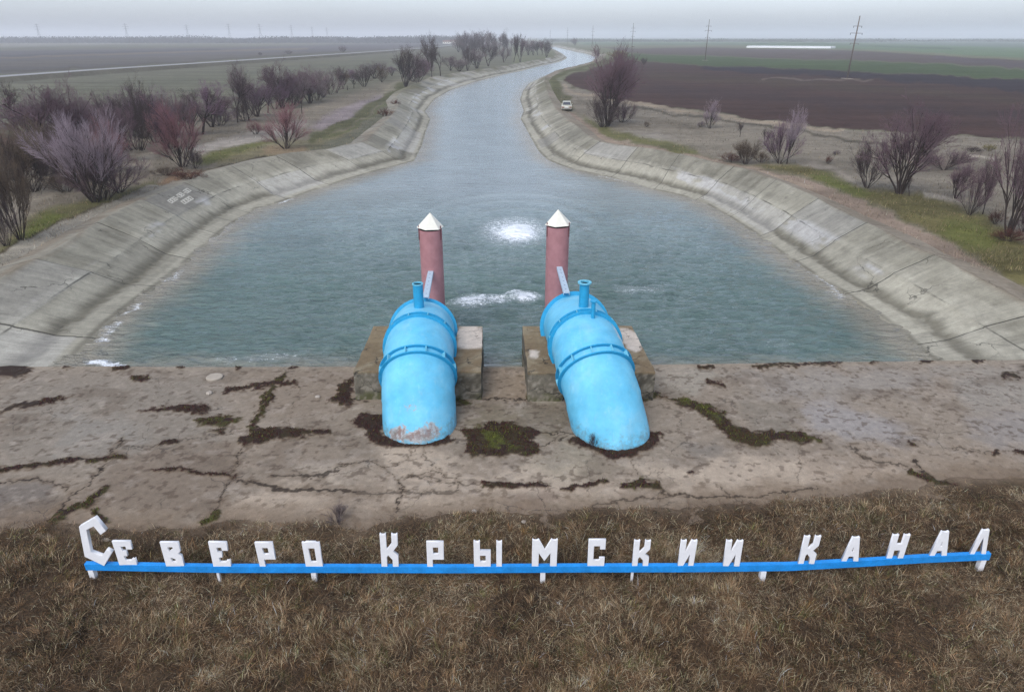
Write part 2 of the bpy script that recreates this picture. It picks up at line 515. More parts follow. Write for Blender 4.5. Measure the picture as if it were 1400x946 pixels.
# ------------------------------------------------------------------ water
def xl_at(y): return np.interp(y, LW[:, 1], LW[:, 0])
def xr_at(y): return np.interp(y, RW[:, 1], RW[:, 0])
def make_water():
    ys = [24.2]
    while ys[-1] < 1300: ys.append(ys[-1] + (.16 if ys[-1] < 52 else .16 + (ys[-1] - 52) * .012))
    ys = np.array(ys); nc = 220
    t = np.linspace(0, 1, nc)
    xl, xr = xl_at(ys) - 2.2, xr_at(ys) + 2.2
    xl[ys < 27] -= 1; xr[ys < 27] += 1
    X = xl[:, None] * (1 - t) + xr[:, None] * t
    Y = np.repeat(ys[:, None], nc, 1)
    near = 1 - sstep(45, 60, Y)
    # wind ripples
    q = lambda sx, sy, s, o=3: fbm(X * sx + .7 * Y * sx * .3, Y * sy, s, o) - .5
    Z = (q(.55, 1.3, 1) * .18 + q(1.3, 2.8, 5) * .17) * near
    # up-wellings at the outlets
    foam = np.zeros_like(X)
    def boil(px, py, r, amp, fo, asp=1.0):
        p = P(px, py, ZW)
        d = np.sqrt((X - p.x) ** 2 + ((Y - p.y) / asp) ** 2)
        nonlocal Z, foam
        Z = Z + amp * np.exp(-(d / (r * .6)) ** 2) * (.75 + .9 * (fbm(X * 3, Y * 3, 9, 3) - .3))
        Z = Z + .035 * np.sin(d * 3.2) * np.exp(-((d - r * 1.8) / (r * 1.1)) ** 2)
        foam = np.maximum(foam, fo * np.exp(-(d / r) ** 2))
    boil(708, 319, 1.8, .30, 1.12, 1.7); boil(704, 316, 3.0, .03, .80, 1.6)
    boil(645, 411, 1.3, .06, .86, .9); boil(658, 406, .6, .06, .74, .9); boil(718, 406, 1.0, .08, .92, .9); boil(703, 401, .7, .06, .76, .9); boil(678, 408, 1.3, .04, .72, .7); boil(628, 414, 1.0, .03, .54, .7)
    boil(860, 397, 1.4, .03, .48, .8); boil(890, 396, 1.4, .03, .46, .8); boil(1062, 470, 1.6, .01, .38, .6); boil(380, 488, 2.2, .01, .44, .3); boil(470, 455, .8, .02, .30, .7); boil(440, 470, .8, .02, .28, .7)
    boil(800, 312, .9, .03, .42, 1.2)
    dl = np.full(X.shape, 1e9)
    m = Y < 260
    pts = [LW[LW[:, 1] < 320], RW[RW[:, 1] < 320]]
    dl[m] = np.minimum(seg_dist(X[m], Y[m], pts[0], False), seg_dist(X[m], Y[m], pts[1], False))
    sh = np.exp(-(dl / (2.0 + .6 * (fbm(X * .4, Y * .4, 3, 3) - .5))) ** 1.5)
    dn = (Y - 24.6)
    sh = np.maximum(sh, np.exp(-(np.maximum(dn, 0) / 1.9) ** 1.6) * .9)
    # foam pushed to the shore
    for ln, k in (([(120,496),(134,495),(148,497),(160,499)], .95), ([(137,467),(141,457),(150,448),(160,438)], .60), ([(172,428),(182,421),(190,416)], .62), ([(232,384),(240,376),(250,370)], .5),
                  ([(374,279),(384,277),(396,273)], .62), ([(290,330),(330,296)], .4), ([(1110,372),(1128,385),(1140,395),(1150,408)], .55), ([(860,249),(820,241)], .5), ([(300,495),(380,487),(420,482)], .42)):
        L = PA(ln, ZW)
        foam = np.maximum(foam, k * np.exp(-(seg_dist(X + (fbm(X * 2, Y * 2, 77, 3) - .5) * .9, Y + (fbm(X * 2 + 9, Y * 2, 78, 3) - .5) * .9, L, False) / .36) ** 2))
    q4 = grid_quads(len(ys), nc)
    v = np.stack([X, Y, ZW + Z], 2).reshape(-1, 3)
    me = np_mesh('water', v, q4, floats={'shallow': sh.ravel(), 'foam': foam.ravel()})
    k = NT('canal_water'); g = k.geo()
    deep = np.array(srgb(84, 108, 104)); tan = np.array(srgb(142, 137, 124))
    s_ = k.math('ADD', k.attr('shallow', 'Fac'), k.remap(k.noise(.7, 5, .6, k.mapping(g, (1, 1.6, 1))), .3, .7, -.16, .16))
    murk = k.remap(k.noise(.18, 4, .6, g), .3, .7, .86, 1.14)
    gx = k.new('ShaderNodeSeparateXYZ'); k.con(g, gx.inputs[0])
    far_sheen = k.remap(gx.outputs[1], 36, 62, 0, 1)
    sky_sheen_col = k.mix(far_sheen, deep, srgb(134, 148, 154))  # paler far off: sky reflection painted into the base colour
    col = k.scale(k.mix(k.remap(s_, .12, .85, 0, .95), sky_sheen_col, tan), murk)
    # froth
    fn = k.noise(3.4, 9, .78, k.mapping(g, (1, 1.5, 1)), .6)
    fn2 = k.noise(13, 6, .8, g)
    fsum = k.math('ADD', k.math('MULTIPLY', fn, .62), k.math('MULTIPLY', fn2, .38))
    fo = k.attr('foam', 'Fac')
    fm = k.remap(k.math('SUBTRACT', k.math('ADD', fo, k.remap(fsum, .36, .66, 0, 1)), 1.0), .0, .26, 0, .95)
    fm = k.math('MULTIPLY', fm, k.remap(fo, .12, .3, 0, 1))
    haze_ = k.math('MULTIPLY', k.remap(fo, .3, .9, 0, .55), k.remap(fn, .3, .7, .4, 1))
    fm = k.math('MAXIMUM', fm, haze_)
    col = k.mix(fm, col, (.80, .83, .85))
    rip = k.noise(2.1, 5, .58, k.mapping(g, (.55, 1.5, 1)), .35)
    rip2 = k.noise(.9, 4, .6, k.mapping(g, (.5, 1.5, 1)), .3)
    nb = k.bump(rip2, .5, .4)
    gz_ = k.math('MULTIPLY', rip, k.remap(gx.outputs[1], 30, 64, 1, .22)); nb = k.bump(gz_, 1.0, .42, nb)
    nb = k.bump(k.noise(7.5, 5, .65, k.mapping(g, (.5, 1.4, 1)), .4), .4, .04, nb)
    nb = k.bump(fsum, .4, .08, nb) if False else nb
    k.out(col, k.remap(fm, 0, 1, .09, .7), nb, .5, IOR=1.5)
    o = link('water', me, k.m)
    tag(o, kind='structure', label='rippled grey green canal water fading to tan along the concrete', cat='water')
make_water()

# ------------------------------------------------------------------ plain and fields
LAYERS = []   # filled below: (kind, pts, colour, soft/width, strength)
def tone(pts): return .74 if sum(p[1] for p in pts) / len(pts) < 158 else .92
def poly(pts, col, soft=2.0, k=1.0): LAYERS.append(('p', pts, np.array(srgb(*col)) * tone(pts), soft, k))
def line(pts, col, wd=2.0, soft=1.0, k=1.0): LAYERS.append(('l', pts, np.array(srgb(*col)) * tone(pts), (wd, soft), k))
# left of the canal, far to near

poly([(-900,75),(0,66),(180,60),(320,58),(0,60),(-900,62)], (150,148,142), 1.5, .5)
poly([(-900,78),(0,70),(300,66),(640,56),(640,59),(540,68),(350,79),(120,94),(-900,160)], (100, 96, 100), 2, .9)
poly([(-900,93),(0,84),(200,78),(420,71),(420,74),(200,86),(0,94),(-900,120)], (112,106,98), 2, .6)
line([(-200,92),(0,80),(200,73),(420,67)], (126,116,98), 1.8, 1, .7)
line([(-200,88),(0,77),(180,71),(300,68.5)], (80,78,84), 1.5, .8, .7)
line([(0,98),(160,91),(330,80),(480,70.5)], (92,88,74), 2.0, 1, .6)
line([(-200,136),(0,124),(240,102),(480,82)], (122,118,98), 3.0, 2, .5)
line([(-200,160),(0,140),(200,118),(420,98)], (92,92,76), 4.0, 3, .45)
poly([(-200,140),(0,118),(350,92),(480,84),(560,78),(560,100),(420,110),(250,130),(100,150),(-200,200)], (113,113,97), 6, .9)
poly([(-200,126),(0,108),(200,96),(350,88),(350,96),(200,108),(0,122),(-200,150)], (118,117,102), 4, .8)
poly([(-200,260),(0,215),(160,190),(300,160),(420,140),(545,112),(570,108),(545,122),(520,150),(480,178),(400,204),(320,224),(260,242),(150,270),(60,300),(0,345),(-100,400),(-400,420)], (122,114,103), 8, .9)
poly([(-60,300),(30,262),(110,240),(165,222),(215,205),(210,230),(140,244),(60,272),(-30,320)], (150,142,130), 5, .85)
poly([(255,205),(300,192),(350,176),(390,168),(430,166),(400,182),(330,200),(275,212)], (153,147,141), 4, .85)
poly([(420,178),(440,162),(480,145),(520,128),(540,122),(525,138),(490,158),(455,174)], (150,139,144), 4, .8)
poly([(520,122),(550,111),(566,110),(545,122),(520,130)], (150,144,126), 3, .7)
poly([(-60,380),(10,330),(35,300),(70,286),(110,276),(160,262),(210,248),(225,256),(160,276),(110,296),(70,316),(30,338),(-40,390)], (97,94,62), 6, .9)
poly([(20,335),(40,306),(70,290),(90,294),(70,314),(40,332)], (92,98,50), 5, .9)
poly([(262,222),(300,207),(345,196),(380,194),(350,206),(310,218),(280,226)], (92,94,55), 4, .95)
poly([(300,216),(360,200),(400,192),(440,186),(480,176),(470,186),(420,204),(360,215),(300,228)], (118,112,84), 4, .7)
line([(425,190),(450,178),(478,166),(500,152),(520,138),(540,124),(552,117)], (92,93,62), 9, 3, .9)
line([(440,190),(470,180),(500,164),(528,144),(548,126)], (88,92,58), 4, 2, .7)
line([(-40,362),(0,346),(30,329),(70,311),(118,291),(154,277),(200,258),(262,246),(300,233),(359,217)], (66,56,46), 4, 2, .8)
poly([(215,250),(235,238),(270,236),(262,248),(240,254)], (128,104,84), 3, .8)
poly([(352,212),(372,200),(412,198),(420,206),(400,211)], (140,120,100), 3, .6)
poly([(-360,500),(-260,498),(-110,450),(-40,411),(-4,386),(66,346),(128,308),(200,270),(262,248),(237,249),(201,255),(154,276),(118,291),(68,312),(30,329),(0,348),(-60,392),(-300,490)], (138,133,123), 2, .95)
poly([(20,352),(70,322),(120,298),(150,290),(110,318),(60,345),(10,378)], (152,147,138), 6, .5)
# right of the canal, far to near
poly([(735,49),(2600,50),(2600,100),(1400,68),(1000,55),(800,55),(740,60)], (112,128,118), 1.5, .9)
poly([(770,56),(1000,55),(1400,66),(2600,95),(2600,120),(1400,80),(1227,70),(1000,62),(800,62)], (104,128,96), 1.5, .9)
line([(760,51.5),(1000,51),(1300,54),(1700,62)], (92,112,106), 1.5, .8, .8)
line([(800,60),(930,60.5),(1100,60),(1300,67)], (86,108,84), 2, .8, .8)
poly([(822,64.5),(877,66.5),(960,65),(1050,67.5),(1151,69),(1227,72.5),(1400,83),(2600,150),(2600,165),(1400,93.5),(1278,87.5),(1151,82.5),(1050,80.5),(964,76.5),(893,75.5),(860,72)], (92,80,77), 1.2, .95)
line([(1280,80),(1340,84),(1420,92)], (92,82,86), 5, 2, .7)
poly([(836,70),(860,72.5),(893,76),(964,77),(1050,81),(1151,83),(1278,88),(1400,94.5),(2600,165),(2600,190),(1400,110),(1278,103),(1177,97.6),(1050,92.8),(954,89),(903,86),(865,82),(845,80)], (74,92,54), 1.0, .95)
poly([(750,108),(774,96),(806,87.5),(830,80),(862,80),(845,87),(806,92),(782,99),(766,108),(758,118),(762,130),(770,140),(762,146),(752,134)], (94,94,62), 2, .9)
FIELD = [(771,112),(776,106),(790,98),(830,88),(865,82.5),(903,86.3),(954,89.3),(1050,93),(1177,98),(1278,103.3),(1400,110.5),(2600,190),(2600,260),(1500,195),(1405,189),(1329,186),(1227,180),(1151,177),(1050,166),(1000,158),(954,151),(880,143),(840,136),(805,126),(785,120)]
poly(FIELD, (76,56,51), 1.3, 1)
poly([(960,89.5),(1050,93.2),(1177,98.2),(1278,103.6),(1400,110.8),(2000,150),(2000,165),(1400,126),(1278,115),(1177,108),(1050,101),(960,95)], (52,44,51), 1.6, .9)
line([(890,104),(1000,110),(1200,122),(1400,138),(1700,160)], (80,68,54), 7, 5, .55)
line([(880,122),(1000,130),(1200,146),(1400,160)], (60,48,50), 10, 6, .5)
line([(1040,108),(1120,109),(1190,111)], (120,108,98), 1.6, 1, .8)
# dry verge between field and bank
VERGE = [(762,150),(766,112),(771,113),(785,121),(805,127),(840,137),(880,144),(954,152),(1000,159),(1050,167),(1151,178),(1227,181),(1329,187),(1405,190),(1700,210),(1900,500),(1460,450),(1380,384),(1313,340),(1246,308),(1163,267),(1100,244),(1030,228),(977,216),(909,204),(860,194),(820,178),(802,166),(784,152)]
poly(VERGE, (124,117,106), 2, 1)
line([(770,118),(784,128),(803,133),(843,138),(863,142.5),(903,147.5),(954,155),(1000,162),(1050,169),(1151,180)], (160,146,128), 3.5, 1.5, .85)
line([(766,118),(778,128),(802,136),(840,143),(870,147)], (150,140,126), 3, 1.5, .8)
line([(862,147),(900,153),(940,159),(992,166),(1050,174),(1088,178),(1151,190),(1202,198),(1260,206)], (82,76,66), 2.6, 1.2, .9)
line([(790,140),(830,152),(880,162),(960,176)], (112,104,92), 5, 3, .6)
poly([(757,112),(764,110),(766,122),(776,134),(786,148),(780,152),(765,146),(757,130)], (92,90,62), 2.5, .85)
poly([(800,160),(822,172),(862,183),(905,189),(952,204),(955,214),(900,204),(850,192),(815,180)], (98,98,58), 4, .85)
poly([(850,180),(900,180),(930,190),(900,192)], (146,140,132), 4, .7)
poly([(1026,229),(1046,223),(1090,225),(1122,230),(1150,246),(1180,258),(1215,262),(1262,266),(1310,282),(1345,292),(1370,312),(1405,335),(1500,400),(1460,420),(1380,382),(1313,338),(1246,306),(1163,265),(1100,242),(1060,233)], (100,95,58), 5, .9)
poly([(1110,240),(1125,235),(1160,250),(1195,265),(1170,268),(1140,258)], (88,98,46), 6, .65)
poly([(1280,318),(1300,300),(1340,304),(1370,330),(1350,345),(1320,338)], (90,98,46), 7, .6)
poly([(1090,222),(1135,232),(1172,250),(1160,240),(1120,222)], (158,150,140), 4, .7)
poly([(1258,262),(1290,268),(1320,280),(1300,276),(1262,270)], (160,154,146), 3, .8)
line([(1326,214),(1345,216),(1362,218)], (166,158,146), 3, 1.5, .8)
poly([(1240,205),(1290,212),(1330,226),(1290,232),(1230,220)], (104,86,84), 8, .5)
poly([(905,212),(960,214),(1000,224),(1020,228),(990,226),(940,218)], (108,96,84), 4, .6)
# bare earth shoulder on top of the right bank
poly([(752,150),(764,150),(784,153),(802,167),(820,179),(841,189),(860,195),(909,204.5),(977,217),(1030,229),(1100,245),(1163,268),(1246,309),(1313,341),(1379,385),(1460,450),(1600,560),(1700,600),(1300,420),(1157,300),(1060,250),(975,226),(895,208),(815,196),(775,168)], (142,126,114), 2.2, .95)
line([(800,182),(840,193),(909,208),(977,220),(1030,232),(1110,258)], (158,144,128), 3, 2, .6)

def ground_color(X, Y, PX, PY):
    base = np.array(srgb(118, 112, 100))
    C = np.repeat(np.repeat(base[None, None, :], X.shape[0], 0), X.shape[1], 1)
    C = np.where((X > 0)[:, :, None], np.array(srgb(104, 106, 84)), np.array(srgb(98, 97, 83)))
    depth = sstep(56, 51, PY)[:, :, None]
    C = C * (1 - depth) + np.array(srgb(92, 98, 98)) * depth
    wx = (fbm(PX * .05, PY * .12, 71, 4) - .5); wy = (fbm(PX * .05 + 40, PY * .12, 72, 4) - .5)
    amp = np.clip((PY - 52) / 60, 0.03, 1)
    QX, QY = PX + wx * 16 * amp ** 1.6, PY + wy * 10 * amp ** 1.6
    for kind, pts, col, a, k in LAYERS:
        mk = pmask(QX, QY, pts, a) if kind == 'p' else lmask(QX, QY, pts, *a)
        C = C + (col[None, None, :] - C) * (mk * k)[:, :, None]
    return C
def make_ground():
    rows = [500.3] + list(np.arange(499, 260, -2.2)) + list(np.arange(260, 110, -.9)) + list(np.arange(110, 54, -.35)) + [53.6, 53.2, 52.8, 52.4, 52.1, 51.8, 51.5, 51.2, 51.0, 50.8]
    cols = np.concatenate([[-16000, -7000, -3200, -1800, -1000, -700, -500], np.arange(-360, -60, 18), np.arange(-60, 1460, 2.6), np.arange(1460, 1800, 18), [1900, 2200, 2600, 3300, 4800, 9000, 17000]])
    rows = np.array(rows)
    Y = np.zeros((len(rows), len(cols))); X = np.zeros_like(Y)
    for i, r in enumerate(rows):
        z = ZG
        for _ in range(8):
            p = P(700, r, z); z = float(zground(p.y))
        zc = p.y * cp - (z - HCAM) * sp
        Y[i] = p.y; X[i] = (cols - CX) / FPX * zc
    X = np.clip(X, -9500, 9500)
    Zg = zground(Y)
    hole = np.concatenate([LC, RC[::-1]])
    m = Y < 1600
    din = np.full(X.shape, -99.0)
    d = seg_dist(X[m], Y[m], hole); din[m] = np.where(inside(X[m], Y[m], hole), d, -d)
    PX, PY = proj(X, Y, Zg)
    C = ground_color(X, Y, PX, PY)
    # mottling at real size
    near = np.exp(-Y / 160)
    mt = fbm(X * .35, Y * .35, 81, 5) - .5; mt2 = fbm(X * 1.5, Y * 1.5, 83, 4) - .5
    C *= (1 + mt * .42 * near + mt2 * .35 * near)[:, :, None]
    C *= (1 + (fbm(X * .012, Y * .004, 85, 4) - .5) * .28)[:, :, None]
    C = np.clip(C, .012, .6)
    bumps = (fbm(X * .5, Y * .5, 90, 4) - .5) * .22 * (1 - sstep(90, 200, Y)) * sstep(1, 4, -din)
    Z = Zg + bumps
    Z = np.where(din > .2, Zg + (-4 - Zg) * sstep(.2, 1.2, din), Z)
    q = grid_quads(*X.shape)
    zq = Z.reshape(-1)[q].max(1)
    q = q[zq > -3.9]
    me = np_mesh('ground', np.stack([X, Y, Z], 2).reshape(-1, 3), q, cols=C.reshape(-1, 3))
    k = NT('plain_soil'); g = k.geo()
    c = k.attr('Col')
    f = k.remap(k.noise(.8, 9, .72, g), .25, .75, .72, 1.28)
    f2 = k.remap(k.noise(6, 6, .7, g), .25, .75, .72, 1.26)
    rows_ = k.remap(k.noise(1.0, 6, .7, k.mapping(g, (.012, .16, 1))), .32, .68, .74, 1.26)
    mid = k.remap(k.noise(.11, 8, .75, g), .3, .7, .80, 1.20)
    col = k.scale(c, k.math('MULTIPLY', k.math('MULTIPLY', f, f2), k.math('MULTIPLY', rows_, mid)))
    k.out(col, .95, k.bump(k.noise(5, 8, .7, g), .7, .08), .1)
    tag(link('ground', me, k.m), kind='structure', label='flat winter plain of ploughed and green fields around the canal', cat='ground')
make_ground()
# ------------------------------------------------------------------ concrete apron
EDGE_PX = [(-600,735),(-60,722),(0,720),(60,713),(100,716),(140,722),(200,720),(280,716),(310,706),(360,710),(450,712),(500,714),(540,706),(560,699),(640,701),(700,703),(770,697),(850,692),(930,690),(1000,685),(1100,673),(1180,668),(1250,666),(1290,652),(1340,652),(1400,648),(2000,640)]
_ed = PA(EDGE_PX, 0.0)
def y_edge(x): return np.interp(x, _ed[:, 0], _ed[:, 1]) + (fbm(np.asarray(x) * .9, np.asarray(x) * 0, 5, 4) - .5) * .55
AP_Y1 = 24.5
MOSS = [  # (px polygon or line, width, amount of green)
 ([(-10,500),(10,497),(32,498),(42,503),(38,509),(22,515),(2,517),(-10,517)],0,.05),
 ([(-5,563),(15,555),(40,549),(70,545),(94,544),(75,551),(45,559),(20,561)],0,.1),
 ([(188,561),(210,557),(240,554),(270,554),(289,556),(285,563),(262,567),(238,563)],0,.1),
 ([(268,572),(300,569),(331,573),(320,580),(300,584),(275,580)],0,.55),
 ([(284,591),(305,586),(302,593)],0,.2),
 ([(322,600),(345,586),(375,585),(410,587),(452,588),(452,594),(415,598),(375,600),(355,608),(335,607)],0,.2),
 ([(222,608),(235,605),(246,604)],5,.1),
 ([(390,514),(380,526),(368,538),(362,555),(352,572),(342,590)],8,.5),
 ([(305,536),(340,530),(372,525),(408,524)],6,.15),
 ([(480,516),(462,528),(465,540),(450,550),(470,556),(484,552)],0,.2),
 ([(150,668),(120,688),(95,698),(70,714)],8,.5),
 ([(118,632),(140,629),(170,626)],5,.35),([(0,643),(30,641),(60,637),(100,630)],6,.2),
 ([(210,643),(240,643),(285,647),(315,650)],4,.1),
 ([(278,714),(292,708),(300,700)],8,.75),([(134,700),(142,712)],12,.5),
 ([(478,576),(500,566),(525,567),(520,590),(534,598),(575,598),(612,596),(620,600),(600,609),(560,612),(530,613),(505,600)],0,.1),
 ([(630,588),(660,583),(668,575),(690,578),(746,590),(725,602),(742,610),(738,621),(700,625),(650,626),(635,617),(642,606)],0,.25),
 ([(656,578),(666,590),(690,592),(688,604),(702,612),(716,616),(690,619),(668,612)],0,1.0),
 ([(776,602),(795,595),(812,604),(830,611),(860,611),(884,603),(893,590),(908,592),(900,606),(885,616),(860,625),(835,628),(815,616),(790,610)],0,.1),
 ([(660,662),(700,665),(746,664)],7,.15),([(770,669),(800,665),(830,657)],5,.2),
 ([(850,660),(880,655),(905,660),(903,667),(870,671),(852,668)],0,.4),
 ([(895,542),(930,547),(960,552),(985,565),(1000,582),(1030,590),(1060,588),(1085,595),(1120,601),(1100,606),(1060,603),(1035,613),(1000,602),(975,580),(955,565),(930,555)],0,.35),
 ([(1070,592),(1095,596),(1120,602)],6,.7),([(928,549),(960,557),(982,572)],7,.9),
 ([(968,523),(986,527)],6,.1),([(1242,605),(1250,609)],6,.1),([(1374,513),(1392,515)],8,.2),([(1385,618),(1397,620)],4,.1),([(1355,619),(1362,617)],3,.1),
 ([(1244,645),(1280,660),(1310,664)],7,.4),([(943,645),(948,646)],4,0),
 ([(640,542),(654,537)],5,.9),([(726,540),(752,541)],6,.8),([(880,548),(898,540)],7,.5),([(610,545),(640,552)],4,.7),
 ([(960,503),(972,502)],5,.2),([(1032,501),(1056,499)],5,.2),([(1060,499),(1150,497)],3,.2),([(1110,496),(1125,495)],5,.1),([(1190,495),(1200,494)],4,.1),([(1262,493),(1276,493)],6,.1),([(1334,493),(1344,493)],5,.1),([(1394,492),(1404,500)],7,.1),
 ([(90,502),(96,501)],3,.1),([(160,504),(172,501)],6,.2),([(245,503),(250,502)],3,.1),([(322,504),(328,503)],4,.1),([(401,503),(407,502)],4,.1),([(182,516),(198,518)],7,.2),
]
CRACK = [
 ([(0,643),(30,641),(60,637),(100,628),(140,626),(172,625)],3,1),([(0,658),(45,655),(70,660),(97,672)],2,1),
 ([(170,600),(145,630),(120,665),(100,680),(80,700),(62,715)],2.5,1),([(166,605),(190,612),(280,598),(330,585)],1.2,.6),
 ([(344,588),(325,630),(310,665),(292,705)],1.8,1),([(408,524),(395,600)],.8,.5),
 ([(340,658),(400,669),(440,668),(485,671)],5,.75),([(372,650),(430,650),(482,636)],3,.7),([(310,650),(340,660)],2,.8),
 ([(482,672),(520,673),(570,674),(625,672)],4,.5),([(460,637),(500,632),(522,640),(545,655)],1.2,.9),
 ([(545,655),(552,665),(545,690),(540,703)],1.4,.9),([(522,640),(555,630),(580,600)],1.0,.7),([(545,655),(590,645),(625,652),(630,672)],1.0,.7),
 ([(575,605),(585,632),(612,648)],1.0,.7),([(622,585),(640,590)],1.4,.8),([(742,610),(775,596)],1.2,.8),([(742,590),(785,593)],1.8,.8),
 ([(560,648),(640,662),(660,660)],2,.6),([(880,652),(900,640)],1.2,.5),([(862,612),(866,640),(872,650)],1,.6),
 ([(1160,610),(1178,622),(1195,630),(1240,637)],3.2,.6),([(1246,630),(1262,645),(1275,655)],3,.8),
 ([(895,660),(905,673),(950,680),(1000,680),(1050,675),(1120,668)],2.6,.7),([(985,665),(1000,680)],2.5,.5),([(905,640),(902,690)],1.5,.4),
 ([(1095,605),(1090,660)],1.2,.4),([(1080,570),(1100,600)],.9,.4),([(1300,612),(1350,618),(1400,618)],1.0,.6),
 ([(476,545),(500,546)],2,1),([(640,543),(730,544)],1.8,1),([(898,543),(960,552)],1.6,.8),
 ([(780,698),(850,684),(900,681),(940,676)],2.2,.6),([(600,505),(580,550)],1,.3),
]
PATCH = [  # broad stains of the slab: polygon, colour, soft, amount
 ([(300,705),(335,672),(420,655),(480,622),(560,608),(650,635),(900,632),(1100,625),(1260,640),(1180,662),(1000,684),(700,700),(540,705)], (174,160,145), 10, .85),
 ([(400,640),(480,620),(520,640),(470,665)], (176,165,152), 10, .6),
 ([(300,640),(480,560),(480,610),(400,640)], (132,119,106), 16, .5),
 ([(0,510),(300,510),(300,620),(150,640),(0,640)], (128,122,114), 25, .6),
 ([(90,560),(200,585),(190,610),(80,625)], (138,134,128), 14, .6),
 ([(170,620),(330,600),(320,660),(290,705),(110,690)], (118,105,93), 8, .7),
 ([(0,655),(90,665),(60,715),(-60,722)], (110,103,98), 8, .8),
 ([(340,500),(478,505),(478,560),(400,575),(350,560)], (126,113,100), 12, .5),
 ([(640,500),(718,500),(720,542),(640,542)], (142,128,112), 4, .8),
 ([(640,500),(718,500),(718,510),(640,510)], (160,146,130), 4, .6),
 ([(898,503),(990,506),(940,545),(900,546)], (150,144,134), 8, .8),
 ([(716,548),(760,545),(780,560),(740,575),(705,565)], (164,156,146), 6, .7),
 ([(640,550),(770,552),(775,600),(640,580)], (108,100,80), 8, .5),
 ([(1080,560),(1140,545),(1200,570),(1260,600),(1200,610),(1120,590)], (150,147,148), 14, .7),
 ([(1000,510),(1100,505),(1290,505),(1240,540),(1060,545)], (146,143,140), 14, .5),
 ([(1000,530),(1080,560),(1100,600),(1030,585)], (112,108,100), 14, .5),
 ([(1290,505),(1500,500),(1500,560),(1330,560)], (146,142,136), 14, .6),
 ([(1310,570),(1420,560),(1420,640),(1330,600)], (140,138,140), 14, .5),
 ([(1100,610),(1400,610),(1400,645),(1260,655),(1100,665)], (148,134,120), 14, .5),
 ([(936,612),(985,600),(1000,625),(950,632)], (118,113,108), 8, .6),
 ([(720,640),(790,600),(850,640),(800,660)], (146,138,122), 12, .5),
 ([(690,680),(760,672),(770,690),(700,700)], (122,106,96), 8, .7),
]
def apron_fields(X, Y):
    PX, PY = proj(X, Y, np.zeros_like(X))
    wx = (fbm(X * 1.6, Y * 1.6, 101, 4) - .5); wy = (fbm(X * 1.6 + 9, Y * 1.6, 102, 4) - .5)
    wx2 = (fbm(X * 7, Y * 7, 103, 3) - .5); wy2 = (fbm(X * 7 + 9, Y * 7, 104, 3) - .5)
    QX, QY = PX + wx * 16 + wx2 * 13, PY + wy * 9 + wy2 * 8
    moss = np.zeros_like(X); green = np.zeros_like(X)
    for pts, wd, gr in MOSS:
        mk = pmask(QX, QY, pts, 4.2) if wd == 0 else lmask(QX, QY, pts, wd * .7, 4.0)
        green = np.where(mk > moss, np.maximum(green * (1 - mk), gr * mk), np.maximum(green, gr * mk if gr > .6 else 0)); moss = np.maximum(moss, mk)
    return PX, PY, QX, QY, moss, green, wx, wy

